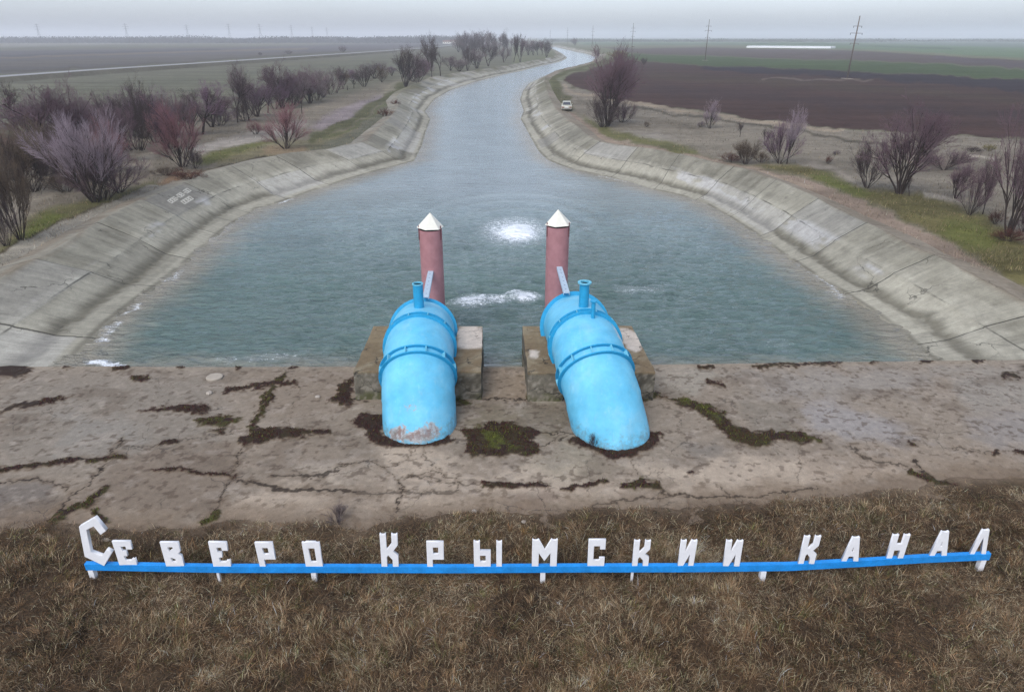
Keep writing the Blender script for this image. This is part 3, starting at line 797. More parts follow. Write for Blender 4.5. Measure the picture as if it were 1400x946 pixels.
def make_apron():
    xs = np.concatenate([np.arange(-60, -19.5, .5), np.arange(-19.5, 20, .034), np.arange(20, 62, .5)])
    ys = np.concatenate([np.arange(12.6, 24.45, .042), [24.47, AP_Y1]])
    X, Y = np.meshgrid(xs, ys)
    Y = Y + .034 * np.clip(X - 1, 0, 22) * sstep(19, 24.4, Y)
    PX, PY, QX, QY, moss, green, wx, wy = apron_fields(X, Y)
    base = np.array(srgb(139, 128, 116))
    C = np.repeat(np.repeat(base[None, None, :], X.shape[0], 0), X.shape[1], 1)
    def lay(mask, col, k=1.0):
        nonlocal C
        C = C + (np.array(srgb(*col))[None, None, :] - C) * (mask * k)[:, :, None]
    for pts, col, soft, k in PATCH: lay(pmask(PX + wx * 60, PY + wy * 30, pts, soft), col, k)
    lay(sstep(.56, .72, fbm(X * .7, Y * .9, 110, 5)), (100, 88, 77), .45)
    lay(sstep(.6, .74, fbm(X * 1.6, Y * 1.8, 112, 5)), (158, 148, 138), .35)
    lay(sstep(.62, .70, fbm(X * 5, Y * 6, 114, 4)), (80, 66, 56), .55)
    lay(sstep(.70, .78, fbm(X * 3.1, Y * 3.6, 116, 4)), (178, 168, 158), .25)
    lay(sstep(24.0, 24.4, Y - .034 * np.clip(X - 1, 0, 22) + wy * .4), (152, 142, 128), .5)
    lay(sstep(1.2, .1, Y - y_edge(X) + wy * 1.2), (120, 104, 88), .7)
    halo = np.zeros_like(X)
    for pts, wd, k in CRACK:
        lay(lmask(QX, QY, pts, wd * 2.6, 4.0), (104, 88, 72), .45 * k)
        lay(lmask(QX, QY, pts, wd * .75, .6), (44, 35, 28), min(1, 1.15 * k))
    lay(sstep(.02, .5, moss), (88, 70, 56), .6)
    lay(sstep(.35, .8, moss), (46, 32, 28), .95)
    lay(np.clip(green, 0, 1) * sstep(.35, .55, fbm(X * 4, Y * 4, 120, 3)), (78, 82, 36), .9)
    C *= (1 + (fbm(X * 9, Y * 9, 122, 3) - .5) * .30)[:, :, None]
    Z = (fbm(X * .25, Y * .25, 130, 2) - .5) * .05 + (fbm(X * 2.5, Y * 2.5, 131, 4) - .5) * .025
    Z += moss * (.02 + .05 * fbm(X * 8, Y * 8, 133, 3))
    Z -= .0
    # slab between and beside the blocks lies a little lower than the lip
    Z[-1] -= .02
    Z = np.where(Y < y_edge(X) - .7, Z - .5 * sstep(0, .5, y_edge(X) - .7 - Y), Z)
    v = np.stack([X, Y, Z], 2).reshape(-1, 3); nr, nc = X.shape
    q = grid_quads(nr, nc)
    # front wall of the slab down into the water
    k0 = len(v); top = v[(nr - 1) * nc:nr * nc]
    lowv = top.copy(); lowv[:, 2] = -2.2
    v = np.concatenate([v, lowv]); i = np.arange(nc - 1)
    q = np.concatenate([q, np.stack([(nr - 1) * nc + i, (nr - 1) * nc + i + 1, k0 + i + 1, k0 + i], 1)])
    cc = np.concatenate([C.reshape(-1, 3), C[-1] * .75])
    me = np_mesh('concrete_apron', v, q, cols=np.clip(cc, .01, .7))
    k = NT('apron_concrete'); g = k.geo()
    c = k.attr('Col')
    f = k.remap(k.noise(4, 10, .75, g), .25, .75, .76, 1.24)
    f2 = k.remap(k.noise(38, 5, .7, g), .25, .75, .78, 1.20)
    vo = k.new('ShaderNodeTexVoronoi', feature='DISTANCE_TO_EDGE'); vo.inputs['Scale'].default_value = .55
    nz = k.new('ShaderNodeTexNoise'); nz.inputs['Scale'].default_value = 1.7; nz.inputs['Detail'].default_value = 6
    k.con(g, nz.inputs['Vector'])
    ad = k.new('ShaderNodeVectorMath', operation='ADD'); k.con(g, ad.inputs[0])
    k.con(k.scale(nz.outputs['Color'], .9), ad.inputs[1]); k.con(ad.outputs[0], vo.inputs['Vector'])
    cr = k.math('MULTIPLY', k.remap(vo.outputs['Distance'], 0, .012, .75, 0), k.remap(k.noise(.5, 3, .6, g), .5, .6, 0, 1))
    col = k.mix(cr, k.scale(c, k.math('MULTIPLY', f, f2)), (.05, .04, .033))
    h = k.math('SUBTRACT', k.noise(20, 9, .75, g), k.math('MULTIPLY', cr, 1.0))
    k.out(col, .93, k.bump(h, .55, .02), .2)
    tag(link('concrete_apron', me, k.m), kind='structure', label='cracked concrete slab apron with moss in its joints', cat='concrete slab')
make_apron()

# ------------------------------------------------------------------ soil and grass in front
def soil_z(x, y):
    e = y_edge(x) - y                    # >0 inside the grass
    n = fbm(x * .8, y * .8, 140, 4) - .5; n2 = fbm(x * 2.6, y * 2.6, 141, 3) - .5
    return np.where(e > 0, np.minimum(e * .10, .05) + np.minimum(1, np.maximum(e, 0) * 1.2) * (n * .26 + n2 * .12), -.06 + e * .1) - .01
def make_soil():
    xs = np.concatenate([np.arange(-60, -18, .5), np.arange(-18, 20, .10), np.arange(20, 62, .5)])
    ys = np.concatenate([np.arange(-30, 6, 1.0), np.arange(6, 17.2, .09)])
    X, Y = np.meshgrid(xs, ys)
    Z = soil_z(X, Y)
    base = np.array(srgb(78, 66, 52)); e_ = y_edge(X) - Y + (fbm(X * 1.5, Y * 1.5, 151, 3) - .5) * .8
    C = base[None, None, :] + (np.array(srgb(116, 101, 86)) - base)[None, None, :] * (1 - sstep(.0, .75, e_))[:, :, None]
    C *= (.6 + .9 * fbm(X * 1.2, Y * 1.2, 150, 5))[:, :, None]
    me = np_mesh('soil', np.stack([X, Y, Z], 2).reshape(-1, 3), grid_quads(*X.shape), cols=C.reshape(-1, 3))
    k = NT('bare_soil'); g = k.geo()
    f = k.remap(k.noise(9, 8, .75, g), .25, .75, .6, 1.35)
    k.out(k.scale(k.attr('Col'), f), .95, k.bump(k.noise(16, 8, .75, g), .8, .05), .1)
    tag(link('soil', me, k.m), kind='structure', label='brown soil under the dead grass in front of the slab', cat='ground')
make_soil()

M_grass = NT('dead_grass')
M_grass.out(M_grass.attr('Col'), .8, None, .15)
M_grass = M_grass.m

def blades(base, hdir, length, lean, bend, width, cols, rng):
    """curved strips: base (n,3), heading (n), length, start lean and extra bend (radians from vertical), width"""
    n = len(base)
    segs = 3
    V = np.zeros((n, 2 * segs + 1, 3)); Cc = np.zeros((n, 2 * segs + 1, 3))
    p = base.copy(); ang = lean.copy()
    hx, hy = np.cos(hdir), np.sin(hdir)
    twist = rng.uniform(-.9, .9, n) + hdir + math.pi / 2
    sx, sy = np.cos(twist), np.sin(twist)
    for i in range(segs + 1):
        wd = width * (1 - (i / segs) ** 1.6) * .5
        if i < segs:
            V[:, 2 * i] = p + np.stack([sx * wd, sy * wd, 0 * wd], 1)
            V[:, 2 * i + 1] = p - np.stack([sx * wd, sy * wd, 0 * wd], 1)
        else:
            V[:, 2 * i] = p
        sl_ = length / segs
        p = p + np.stack([hx * np.sin(ang) * sl_, hy * np.sin(ang) * sl_, np.cos(ang) * sl_], 1)
        ang = ang + bend / segs
        hx, hy = np.cos(hdir + rng.normal(0, .25, n)), np.sin(hdir + rng.normal(0, .25, n))
    Cc[:] = cols[:, None, :]
    nv = 2 * segs + 1
    o = (np.arange(n) * nv)[:, None]
    q = np.concatenate([o + np.array([[0, 1, 3, 2]]), o + np.array([[2, 3, 5, 4]])])
    t = o + np.array([[4, 5, 6]])
    return V.reshape(-1, 3), q, t, Cc.reshape(-1, 3)

PAL = np.array([srgb(138, 116, 92), srgb(112, 92, 73), srgb(84, 68, 53), srgb(96, 73, 52), srgb(52, 44, 35), srgb(178, 162, 136), srgb(78, 82, 48), srgb(118, 95, 60)])
def make_grass():
    rng = np.random.default_rng(5)
    # tufts
    nt_ = 30000
    tx = rng.uniform(-23, 25, nt_); ty = rng.uniform(5.0, 16.6, nt_)
    e = y_edge(tx) - ty
    PX, PY = proj(tx, ty, np.zeros(nt_))
    ok = (e > -.55) & (((PX > -90) & (PX < 1490) & (PY < 990)) | (rng.uniform(0, 1, nt_) < .30))
    dens = fbm(tx * .9, ty * .9, 160, 3)
    ok &= rng.uniform(0, 1, nt_) < np.clip(.16 + e * .55 + (dens - .5) * .8, .02, 1) * np.clip((dens - .22) * 2.6, .25, 1)
    tx, ty, e, dens = tx[ok], ty[ok], e[ok], dens[ok]
    n_t = len(tx)
    wind = (fbm(tx * .55, ty * .55, 170, 3) - .5) * 14 + rng.normal(0, 1.0, n_t) + .4
    lodg = fbm(tx * .5 + 30, ty * .5, 171, 3)
    # colours per tuft from slow fields
    f1 = fbm(tx * .45, ty * .45, 172, 3); f2 = fbm(tx * .7 + 50, ty * .7, 173, 3)
    wts = np.stack([sstep(.4, .62, f1), np.full(n_t, .9), np.full(n_t, .9), sstep(.42, .62, f2) * 1.2, sstep(.58, .40, f1) * 1.2, sstep(.45, .65, f1) * .7, sstep(.50, .64, f2) * 1.3 + .12, sstep(.5, .64, f2) * .4], 1)
    wts[e < 1.6] += np.array([0, 0, 0, 0, 0, 0, .9, 0])
    wts[:, 4] += sstep(.5, .62, fbm(tx * 1.3 + 9, ty * 1.3, 177, 3)) * 2.5
    wts /= wts.sum(1, keepdims=True)
    cum = wts.cumsum(1)
    tc_ = (rng.uniform(0, 1, n_t)[:, None] > cum).sum(1).clip(0, 7)
    per = (rng.uniform(35, 85, n_t) * np.clip(.55 + e * .3, .5, 1.0)).astype(int)
    idx = np.repeat(np.arange(n_t), per); n = len(idx)
    rad = rng.uniform(.05, .20, n_t)[idx] * np.sqrt(rng.uniform(0, 1, n)); th = rng.uniform(0, 2 * math.pi, n)
    bx = tx[idx] + np.cos(th) * rad; by = ty[idx] + np.sin(th) * rad
    bz = soil_z(bx, by) - .01
    hd = wind[idx] + rng.normal(0, .75, n)
    out_ = rng.uniform(0, 1, n) < .35; hd = np.where(out_, th + rng.normal(0, .4, n), hd)
    hgt = (.09 + .27 * fbm(tx * 1.1, ty * 1.1, 175, 3)) * np.clip(.5 + e * .45, .45, 1)
    ln = hgt[idx] * rng.uniform(.6, 1.5, n)
    lean = np.clip(rng.normal(.75, .38, n) + (lodg[idx] - .45) * 1.8, .05, 1.42)
    bend = np.clip(rng.normal(1.05, .6, n), .0, 2.4)
    bend = np.minimum(bend, 1.95 - lean * .75)
    wd = rng.uniform(.004, .010, n)
    col = PAL[tc_[idx]].copy()
    mixm = rng.uniform(0, 1, n) < .30
    col[mixm] = PAL[rng.integers(0, 7, mixm.sum())]
    col *= (rng.lognormal(0, .45, n) * rng.lognormal(0, .38, n_t)[idx] * .98)[:, None] * np.array([1.05, 1.0, .93])
    pale = rng.uniform(0, 1, n) < .045
    col[pale] = PAL[5] * 1.25; ln[pale] *= 1.25
    # fallen litter between the tufts
    m = 520000
    lx = rng.uniform(-22, 24, m); ly = rng.uniform(6.0, 16.4, m); le = y_edge(lx) - ly
    lp_, lq_ = proj(lx, ly, np.zeros(m))
    k_ = (rng.uniform(0, 1, m) < np.clip(.12 + le * .8, 0, 1)) & (le > -.25) & (((lp_ > -60) & (lp_ < 1460) & (lq_ < 975)) | (rng.uniform(0, 1, m) < .2))
    lx, ly = lx[k_], ly[k_]; m = len(lx)
    f3 = fbm(lx * .6, ly * .6, 178, 4); lc = PAL[np.where(rng.uniform(0, 1, m) < sstep(.35, .65, f3), rng.choice([0, 1, 5, 3], m), rng.choice([1, 2, 4, 3], m))] * rng.lognormal(-.05, .4, m)[:, None]
    bx = np.concatenate([bx, lx]); by = np.concatenate([by, ly]); bz = np.concatenate([bz, soil_z(lx, ly) + rng.uniform(0, .05, m)])
    hd = np.concatenate([hd, rng.uniform(0, 6.28, m)]); ln = np.concatenate([ln, rng.uniform(.07, .24, m)])
    lean = np.concatenate([lean, rng.uniform(1.1, 1.5, m)]); bend = np.concatenate([bend, rng.uniform(-.3, .35, m)])
    wd = np.concatenate([wd, rng.uniform(.004, .011, m)]); col = np.concatenate([col, lc]); n = len(bx)
    V, q, t, C = blades(np.stack([bx, by, bz], 1), hd, ln, lean, bend, wd, col, rng)
    me = np_mesh('dry_grass', V, q, t, cols=np.clip(C, .008, .55), smooth=False)
    tag(link('dry_grass', me, M_grass), kind='stuff', label='matted dead brown grass around the long blue sign', cat='grass')
    print('blades', n)
make_grass()

def make_moss():
    rng = np.random.default_rng(9)
    n0 = 420000
    x = rng.uniform(-17, 19, n0); y = rng.uniform(14, 24.48, n0)
    _, _, _, _, moss, green, _, _ = apron_fields(x, y)
    ok = (rng.uniform(0, 1, n0) < moss * .9) & (moss > .45)
    x, y, moss, green = x[ok], y[ok], moss[ok], green[ok]
    n = len(x)
    z = (fbm(x * .25, y * .25, 130, 2) - .5) * .05 + moss * .03
    clump = fbm(x * 3, y * 3, 180, 3)
    col = np.where((rng.uniform(0, 1, n) < green * sstep(.3, .55, clump))[:, None], np.array(srgb(96, 102, 42)), np.array(srgb(74, 41, 38)))
    dark = rng.uniform(0, 1, n) < .35
    col[dark] *= .55
    col *= rng.lognormal(0, .3, n)[:, None]
    V, q, t, C = blades(np.stack([x, y, z], 1), rng.uniform(0, 6.28, n), rng.uniform(.03, .10, n) * (.5 + clump), rng.uniform(.1, 1.1, n), rng.uniform(0, .9, n), rng.uniform(.010, .022, n), col, rng)
    me = np_mesh('moss', V, q, t, cols=np.clip(C, .006, .5), smooth=False)
    tag(link('moss', me, M_grass), kind='stuff', label='dark red and green moss tufts growing in the slab joints', cat='moss')
    print('moss', n)
make_moss()
def PY_(px, py, Y):
    """point of the vertical plane y = Y seen at that picture position"""
    u = (px - CX) / FPX; v = -(py - CY) / FPX
    dx, dy, dz = u, cp + v * sp, -sp + v * cp
    k = Y / dy
    return Vector((dx * k, Y, HCAM + dz * k))

# ------------------------------------------------------------------ siphon pipes
def pipe_paint():
    k = NT('sky_blue_paint'); g = k.obj()
    U = np.array([.86, .90, 1.10])
    a, b = np.array((.095, .43, .63)), np.array((.16, .51, .69))
    col = k.mix(k.remap(k.noise(.9, 5, .6, g), .35, .65, 0, 1), a, b)
    col = k.mix(k.remap(k.noise(3.5, 8, .7, k.mapping(g, (1.6, .6, 1))), .56, .72, 0, .35), col, srgb(168, 216, 230))
    col = k.mix(k.remap(k.noise(11, 6, .75, g), .62, .74, 0, .35), col, srgb(84, 160, 196))
    col = k.mix(k.remap(k.noise(30, 3, .6, g), .735, .76, 0, .8), col, srgb(92, 100, 104))
    rust = k.attr('rust', 'Fac')
    rn = k.math('ADD', rust, k.remap(k.noise(6, 8, .75, g), .3, .7, -.55, .45))
    col = k.mix(k.remap(rn, .42, .55, 0, .85), col, srgb(172, 160, 156))
    col = k.mix(k.remap(rn, .68, .9, 0, .8), col, srgb(120, 92, 84))
    peel = k.math('ADD', k.attr('peel', 'Fac'), k.remap(k.noise(7, 6, .7, g), .3, .7, -.5, .4))
    col = k.mix(k.remap(peel, .45, .6, 0, .8), col, srgb(200, 214, 220))
    gs = k.new('ShaderNodeSeparateXYZ'); k.con(g, gs.inputs[0])
    dirt = k.math('ADD', k.remap(gs.outputs[2], 0, .75, .62, 0), k.remap(k.noise(5, 8, .75, g), .3, .7, -.45, .35))
    col = k.mix(k.remap(dirt, .25, .6, 0, .6), col, srgb(110, 120, 118))
    drip = k.remap(k.noise(1.0, 5, .65, k.mapping(g, (7, 7, .5))), .55, .72, 0, .30)
    col = k.mix(drip, col, srgb(120, 176, 204))
    chalk = k.remap(k.noise(.7, 6, .7, g), .52, .70, 0, .32)
    col = k.mix(chalk, col, srgb(176, 216, 238))
    f = k.remap(k.noise(2.2, 6, .6, g), .3, .7, .90, 1.08)
    k.out(k.scale(col, f), .55, k.bump(k.noise(24, 5, .6, g), .12, .01), .35)
    return k.m
M_pipe = pipe_paint()
M_flange = plain('teal_blue_paint', (.02, .30, .52), .5, .35, .18, 4)
M_gusset = plain('pale_blue_paint', srgb(110, 190, 220), .5, .35, .12, 6)
M_dark = plain('bore_shade_black', srgb(14, 16, 18), .9, .1, .2, 5)  # black for the painted shade inside open tubes
M_strut = plain('pale_blue_grey_paint', srgb(178, 198, 218), .6, .3, .12, 6)

M_hole = plain('strut_hole', srgb(120, 124, 150), .8)
def frames(pts):
    pts = [Vector(p) for p in pts]; fr = []
    for i, p in enumerate(pts):
        d = (pts[min(i + 1, len(pts) - 1)] - pts[max(i - 1, 0)]).normalized()
        side = d.cross(Vector((0, 0, 1))).normalized(); up = side.cross(d)
        fr.append((p, d, side, up))
    return fr

def catmull(pts, n):
    pts = [Vector(p) for p in pts]; out = []
    for i in range(len(pts) - 1):
        p0 = pts[max(i - 1, 0)]; p1 = pts[i]; p2 = pts[i + 1]; p3 = pts[min(i + 2, len(pts) - 1)]
        for j in range(n):
            t = j / n
            out.append(.5 * ((2 * p1) + (p2 - p0) * t + (2 * p0 - 5 * p1 + 4 * p2 - p3) * t * t + (3 * p1 - p0 - 3 * p2 + p3) * t ** 3))
    out.append(pts[-1]); return out

SEAM = (22, 27, 45)
def make_pipe(axis, rings, label, rust_px, peel_px, vents, strut, flare=0.0):
    org = Vector((axis[2][0], axis[2][1], 0))
    root = empty('water_pipe', org)
    tag(root, label, 'pipe', 'blue siphon pipes')
    path = catmull(axis, 10); RAD = 1.25; ns = 72
    fr = frames(path); V = []; seed = int(abs(org.x) * 10)
    for i, (p, d, s, u) in enumerate(fr):
        bead = .014 if i in SEAM else 0.0
        for j in range(ns):
            t = 2 * math.pi * j / ns
            r = (RAD + bead + flare * max(0.0, 1 - i / 30)) * (1 + .006 * math.sin(t * 3 + i * .5) + .004 * math.sin(t * 7 + i))
            V.append(p + (s * math.cos(t) + u * math.sin(t)) * r)
    V = np.array([tuple(v) for v in V])
    n = len(fr); q = []
    for i in range(n - 1):
        for j in range(ns):
            q.append((i * ns + j, (i + 1) * ns + j, (i + 1) * ns + (j + 1) % ns, i * ns + (j + 1) % ns))
    px, py = proj(V[:, 0], V[:, 1], V[:, 2])
    front = V[:, 2] > -.1
    rust = np.zeros(len(V)); peel = np.zeros(len(V))
    for pl in rust_px: rust = np.maximum(rust, pmask(px, py, pl, 9))
    for pl in peel_px: peel = np.maximum(peel, pmask(px, py, pl, 4))
    me = np_mesh('pipe_body', V - np.array(org), np.array(q)[:, ::-1], floats={'rust': rust * front, 'peel': peel * front})
    bm = bmesh.new(); bm.from_mesh(me); bmesh.ops.recalc_face_normals(bm, faces=bm.faces); bm.to_mesh(me); bm.free()
    link('pipe_body', me, M_pipe, root)
    # flanges: two thin hoops tied by little plates
    P_ = [Vector(p) for p in path]
    def at_y(y):
        for a, b in zip(P_, P_[1:]):
            if a.y <= y <= b.y:
                t = (y - a.y) / (b.y - a.y); return a.lerp(b, t), (b - a).normalized()
    for y, gap, ngus, rr in rings:
        c, d = at_y(y)
        s = d.cross(Vector((0, 0, 1))).normalized(); u = s.cross(d)
        M = Matrix(((s.x, u.x, d.x, c.x - org.x), (s.y, u.y, d.y, c.y - org.y), (s.z, u.z, d.z, c.z - org.z), (0, 0, 0, 1)))
        fb = MB()
        hoops = (-gap / 2, gap / 2) if gap else (0,)
        for h in hoops:
            fb.lathe([(RAD - .03, h - .022), (rr, h - .022), (rr, h + .022), (RAD - .03, h + .022)], 72, M)
        fl = fb.build('flange', M_flange, root, bevel=.006, seg=1)
        if gap:
            for i in range(ngus):
                t = 2 * math.pi * (i + .5) / ngus
                if math.sin(t) < -.35: continue          # the saddle hides the underside
                rm = (RAD + rr) / 2
                rot = M.to_3x3() @ Matrix.Rotation(t, 3, 'Z')
                gb = MB(); gb.box(M @ Vector((rm * math.cos(t), rm * math.sin(t), 0)), (rr - RAD + .02, .035, gap - .05), rot)
                gb.build('gusset', M_gusset, fl)
    for (x, y, z0, z1, r, rim) in vents:
        vb = MB(); vb.lathe([(r - .02, z0), (r, z0), (r, z1), (r - .02, z1)], 28)
        o = Vector((x - org.x, y - org.y, 0))
        for i, v in enumerate(vb.v): vb.v[i] = tuple(Vector(v) + o)
        ve = vb.build('vent', M_flange, root, smooth=False)
        rb = MB()
        if rim > 0: rb.lathe([(r - .025, z1 - .03), (r + rim, z1 - .03), (r + rim, z1 + .015), (r - .025, z1 + .015)], 28)
        else: rb.lathe([(.001, z1 - .02), (r - rim, z1 - .02), (r - rim, z1 + .02), (.001, z1 + .02)], 28)
        for i, v in enumerate(rb.v): rb.v[i] = tuple(Vector(v) + o)
        rb.build('rim', M_flange if rim < 0 else M_gusset, ve)
        if rim > 0:
            ib = MB(); ib.lathe([(.001, z1 - .08), (r - .021, z1 - .08), (r - .021, z1 - .05), (.001, z1 - .05)], 28)  # dark disc near the mouth stands in for shade in the tube
            for i, v in enumerate(ib.v): ib.v[i] = tuple(Vector(v) + o)
            ib.build('bore_shade', M_dark, ve)
    a, b = Vector(strut[0]) - org, Vector(strut[1]) - org
    d = (b - a); L = d.length; d.normalize(); s = d.cross(Vector((0, 0, 1))).normalized(); u = s.cross(d)
    rot = Matrix((s, d, u)).transposed()
    sb = MB()
    sb.box((a + b) / 2, (.24, L, .05), rot)
    for k in (-1, 1): sb.box((a + b) / 2 + s * k * .11 - u * .065, (.02, L - .02, .08), rot)
    st = sb.build('strut', M_strut, root, bevel=.006, seg=1)
    for i in range(6):
        hb_ = MB(); hb_.lathe([(.001, -.004), (.028, -.004), (.028, .004), (.001, .004)], 14, Matrix.Translation(a.lerp(b, (i + .7) / 6.6) + u * .027) @ rot.to_4x4())
        hb_.build('bolt_hole', M_hole, st)
    return root

AX_L = [(-3.06,18.55,-2.6),(-3.10,19.45,-1.05),(-3.18,20.45,.45),(-3.28,21.3,1.20),(-3.40,22.9,1.50),(-3.57,25.2,1.18),(-3.66,26.7,.35),(-3.72,27.5,-1.0)]
AX_R = [(3.74,18.35,-2.6),(3.50,19.25,-1.05),(3.16,20.15,.55),(2.87,20.95,1.42),(2.66,22.6,1.78),(2.50,25.2,1.45),(2.44,26.7,.55),(2.40,27.5,-1.0)]
pipeL = make_pipe(AX_L, [(21.35, .30, 12, 1.36), (23.05, .26, 12, 1.36), (25.3, 0, 0, 1.38)],
    'blue pipe on the left with grey flaking paint where it enters the slab',
    [[(534,586),(548,580),(556,584),(560,600),(540,604),(528,598)], [(568,586),(590,577),(604,584),(596,600),(572,606)], [(545,594),(580,586),(582,604),(548,606)], [(554,558),(568,555),(572,560),(560,564)]], [],
    [(-3.52, 24.15, 2.50, 3.60, .19, .015)], ((-3.41, 25.35, 2.62), (-3.58, 28.72, 2.58)))
pipeR = make_pipe(AX_R, [(21.0, .32, 12, 1.36), (22.65, .26, 12, 1.36), (25.1, 0, 0, 1.40)],
    'blue pipe on the right with two vent stubs and a pale scuffed flank',
    [], [[(830,430),(842,436),(862,474),(856,478),(846,462)]],
    [(2.62, 23.35, 2.85, 3.93, .18, .07), (2.84, 22.25, 2.85, 3.62, .075, -.045)], ((2.14, 25.2, 2.86), (2.08, 28.72, 2.78)), flare=.07)

# ------------------------------------------------------------------ standpipes
M_pink = NT('faded_pink_paint'); g = M_pink.obj()
c_ = M_pink.mix(M_pink.remap(M_pink.noise(1.4, 6, .65, g), .4, .65, 0, 1), srgb(180, 132, 138), srgb(162, 116, 122))
c_ = M_pink.mix(M_pink.remap(M_pink.noise(3.2, 8, .7, g), .62, .72, 0, .6), c_, srgb(122, 84, 90))
M_pink.out(c_, .65, M_pink.bump(M_pink.noise(20, 4, .6, g), .1, .01), .3); M_pink = M_pink.m
M_cap = plain('cream_white_paint', (.70, .67, .57), .6, .3, .07, 3)
def standpipe(x, y, ztop, tilt, label):
    root = empty('standpipe', (x, y, ZW))
    tag(root, label, 'standpipe', 'pink standpipes in the water')
    r = .50; h = ztop - ZW
    b = MB(); b.lathe([(r - .03, -1.6), (r, -1.6), (r, h), (r - .03, h)], 40)
    sh = b.build('shaft', M_pink, root)
    b = MB(); b.lathe([(.001, h - .06), (r - .031, h - .06), (r - .031, h - .04), (.001, h - .04)], 40); b.build('bore_shade', M_dark, sh)  # dark disc painted as the shade inside the open shaft
    n = 6; rb_ = .60; z0 = h + .08; z1 = h + .72
    R3 = Matrix.Rotation(tilt, 3, 'Y')
    vs = [R3 @ Vector((rb_ * math.cos(2 * math.pi * (i + .25) / n), rb_ * math.sin(2 * math.pi * (i + .25) / n), 0)) for i in range(n)]
    vs = [v + Vector((0, 0, z0)) for v in vs] + [R3 @ Vector((0, 0, z1 - z0)) + Vector((0, 0, z0)), Vector((0, 0, z0 + .03))]
    b = MB(); b.add(vs, [(i, (i + 1) % n, n) for i in range(n)] + [((i + 1) % n, i, n + 1) for i in range(n)])
    b.build('cap', M_cap, root, bevel=.012)
    for t in (-2.75, -.45, 1.1):
        b = MB(); a = Vector((math.cos(t), math.sin(t), 0))
        b.box(a * (r + .022) + Vector((0, 0, h - .12)), (.03, .05, .62), Matrix.Rotation(t, 3, 'Z'))
        b.build('strap', plain('pink_strap', srgb(120, 78, 82), .7), root)
    return root
standpipe(-3.56, 29.2, 4.36, R(2), 'pink standpipe with white conical cap behind the flaking left pipe')
standpipe(2.00, 29.2, 4.50, R(-1), 'pink standpipe with white conical cap behind the twin vent pipe')

# ------------------------------------------------------------------ concrete blocks beside the pipes
def block_material():
    k = NT('block_concrete'); g = k.obj()
    c = k.attr('Col')
    f = k.math('MULTIPLY', k.remap(k.noise(5, 9, .72, g), .25, .75, .74, 1.26), k.remap(k.noise(30, 5, .7, g), .25, .75, .8, 1.2))
    vo = k.new('ShaderNodeTexVoronoi', feature='DISTANCE_TO_EDGE'); vo.inputs['Scale'].default_value = 1.1
    nz = k.new('ShaderNodeTexNoise'); nz.inputs['Scale'].default_value = 2.2; nz.inputs['Detail'].default_value = 5
    k.con(g, nz.inputs['Vector'])
    ad = k.new('ShaderNodeVectorMath', operation='ADD'); k.con(g, ad.inputs[0]); k.con(k.scale(nz.outputs['Color'], .7), ad.inputs[1])
    k.con(ad.outputs[0], vo.inputs['Vector'])
    cr = k.math('MULTIPLY', k.remap(vo.outputs['Distance'], .004, .03, .9, 0), k.remap(k.noise(1.2, 3, .6, g), .45, .58, 0, 1))
    col = k.mix(cr, k.scale(c, f), (.03, .027, .022))
    h = k.math('SUBTRACT', k.noise(16, 9, .75, g), k.math('MULTIPLY', cr, 1.2))
    return k.out(col, .92, k.bump(h, .7, .03), .2)
M_block = block_material()
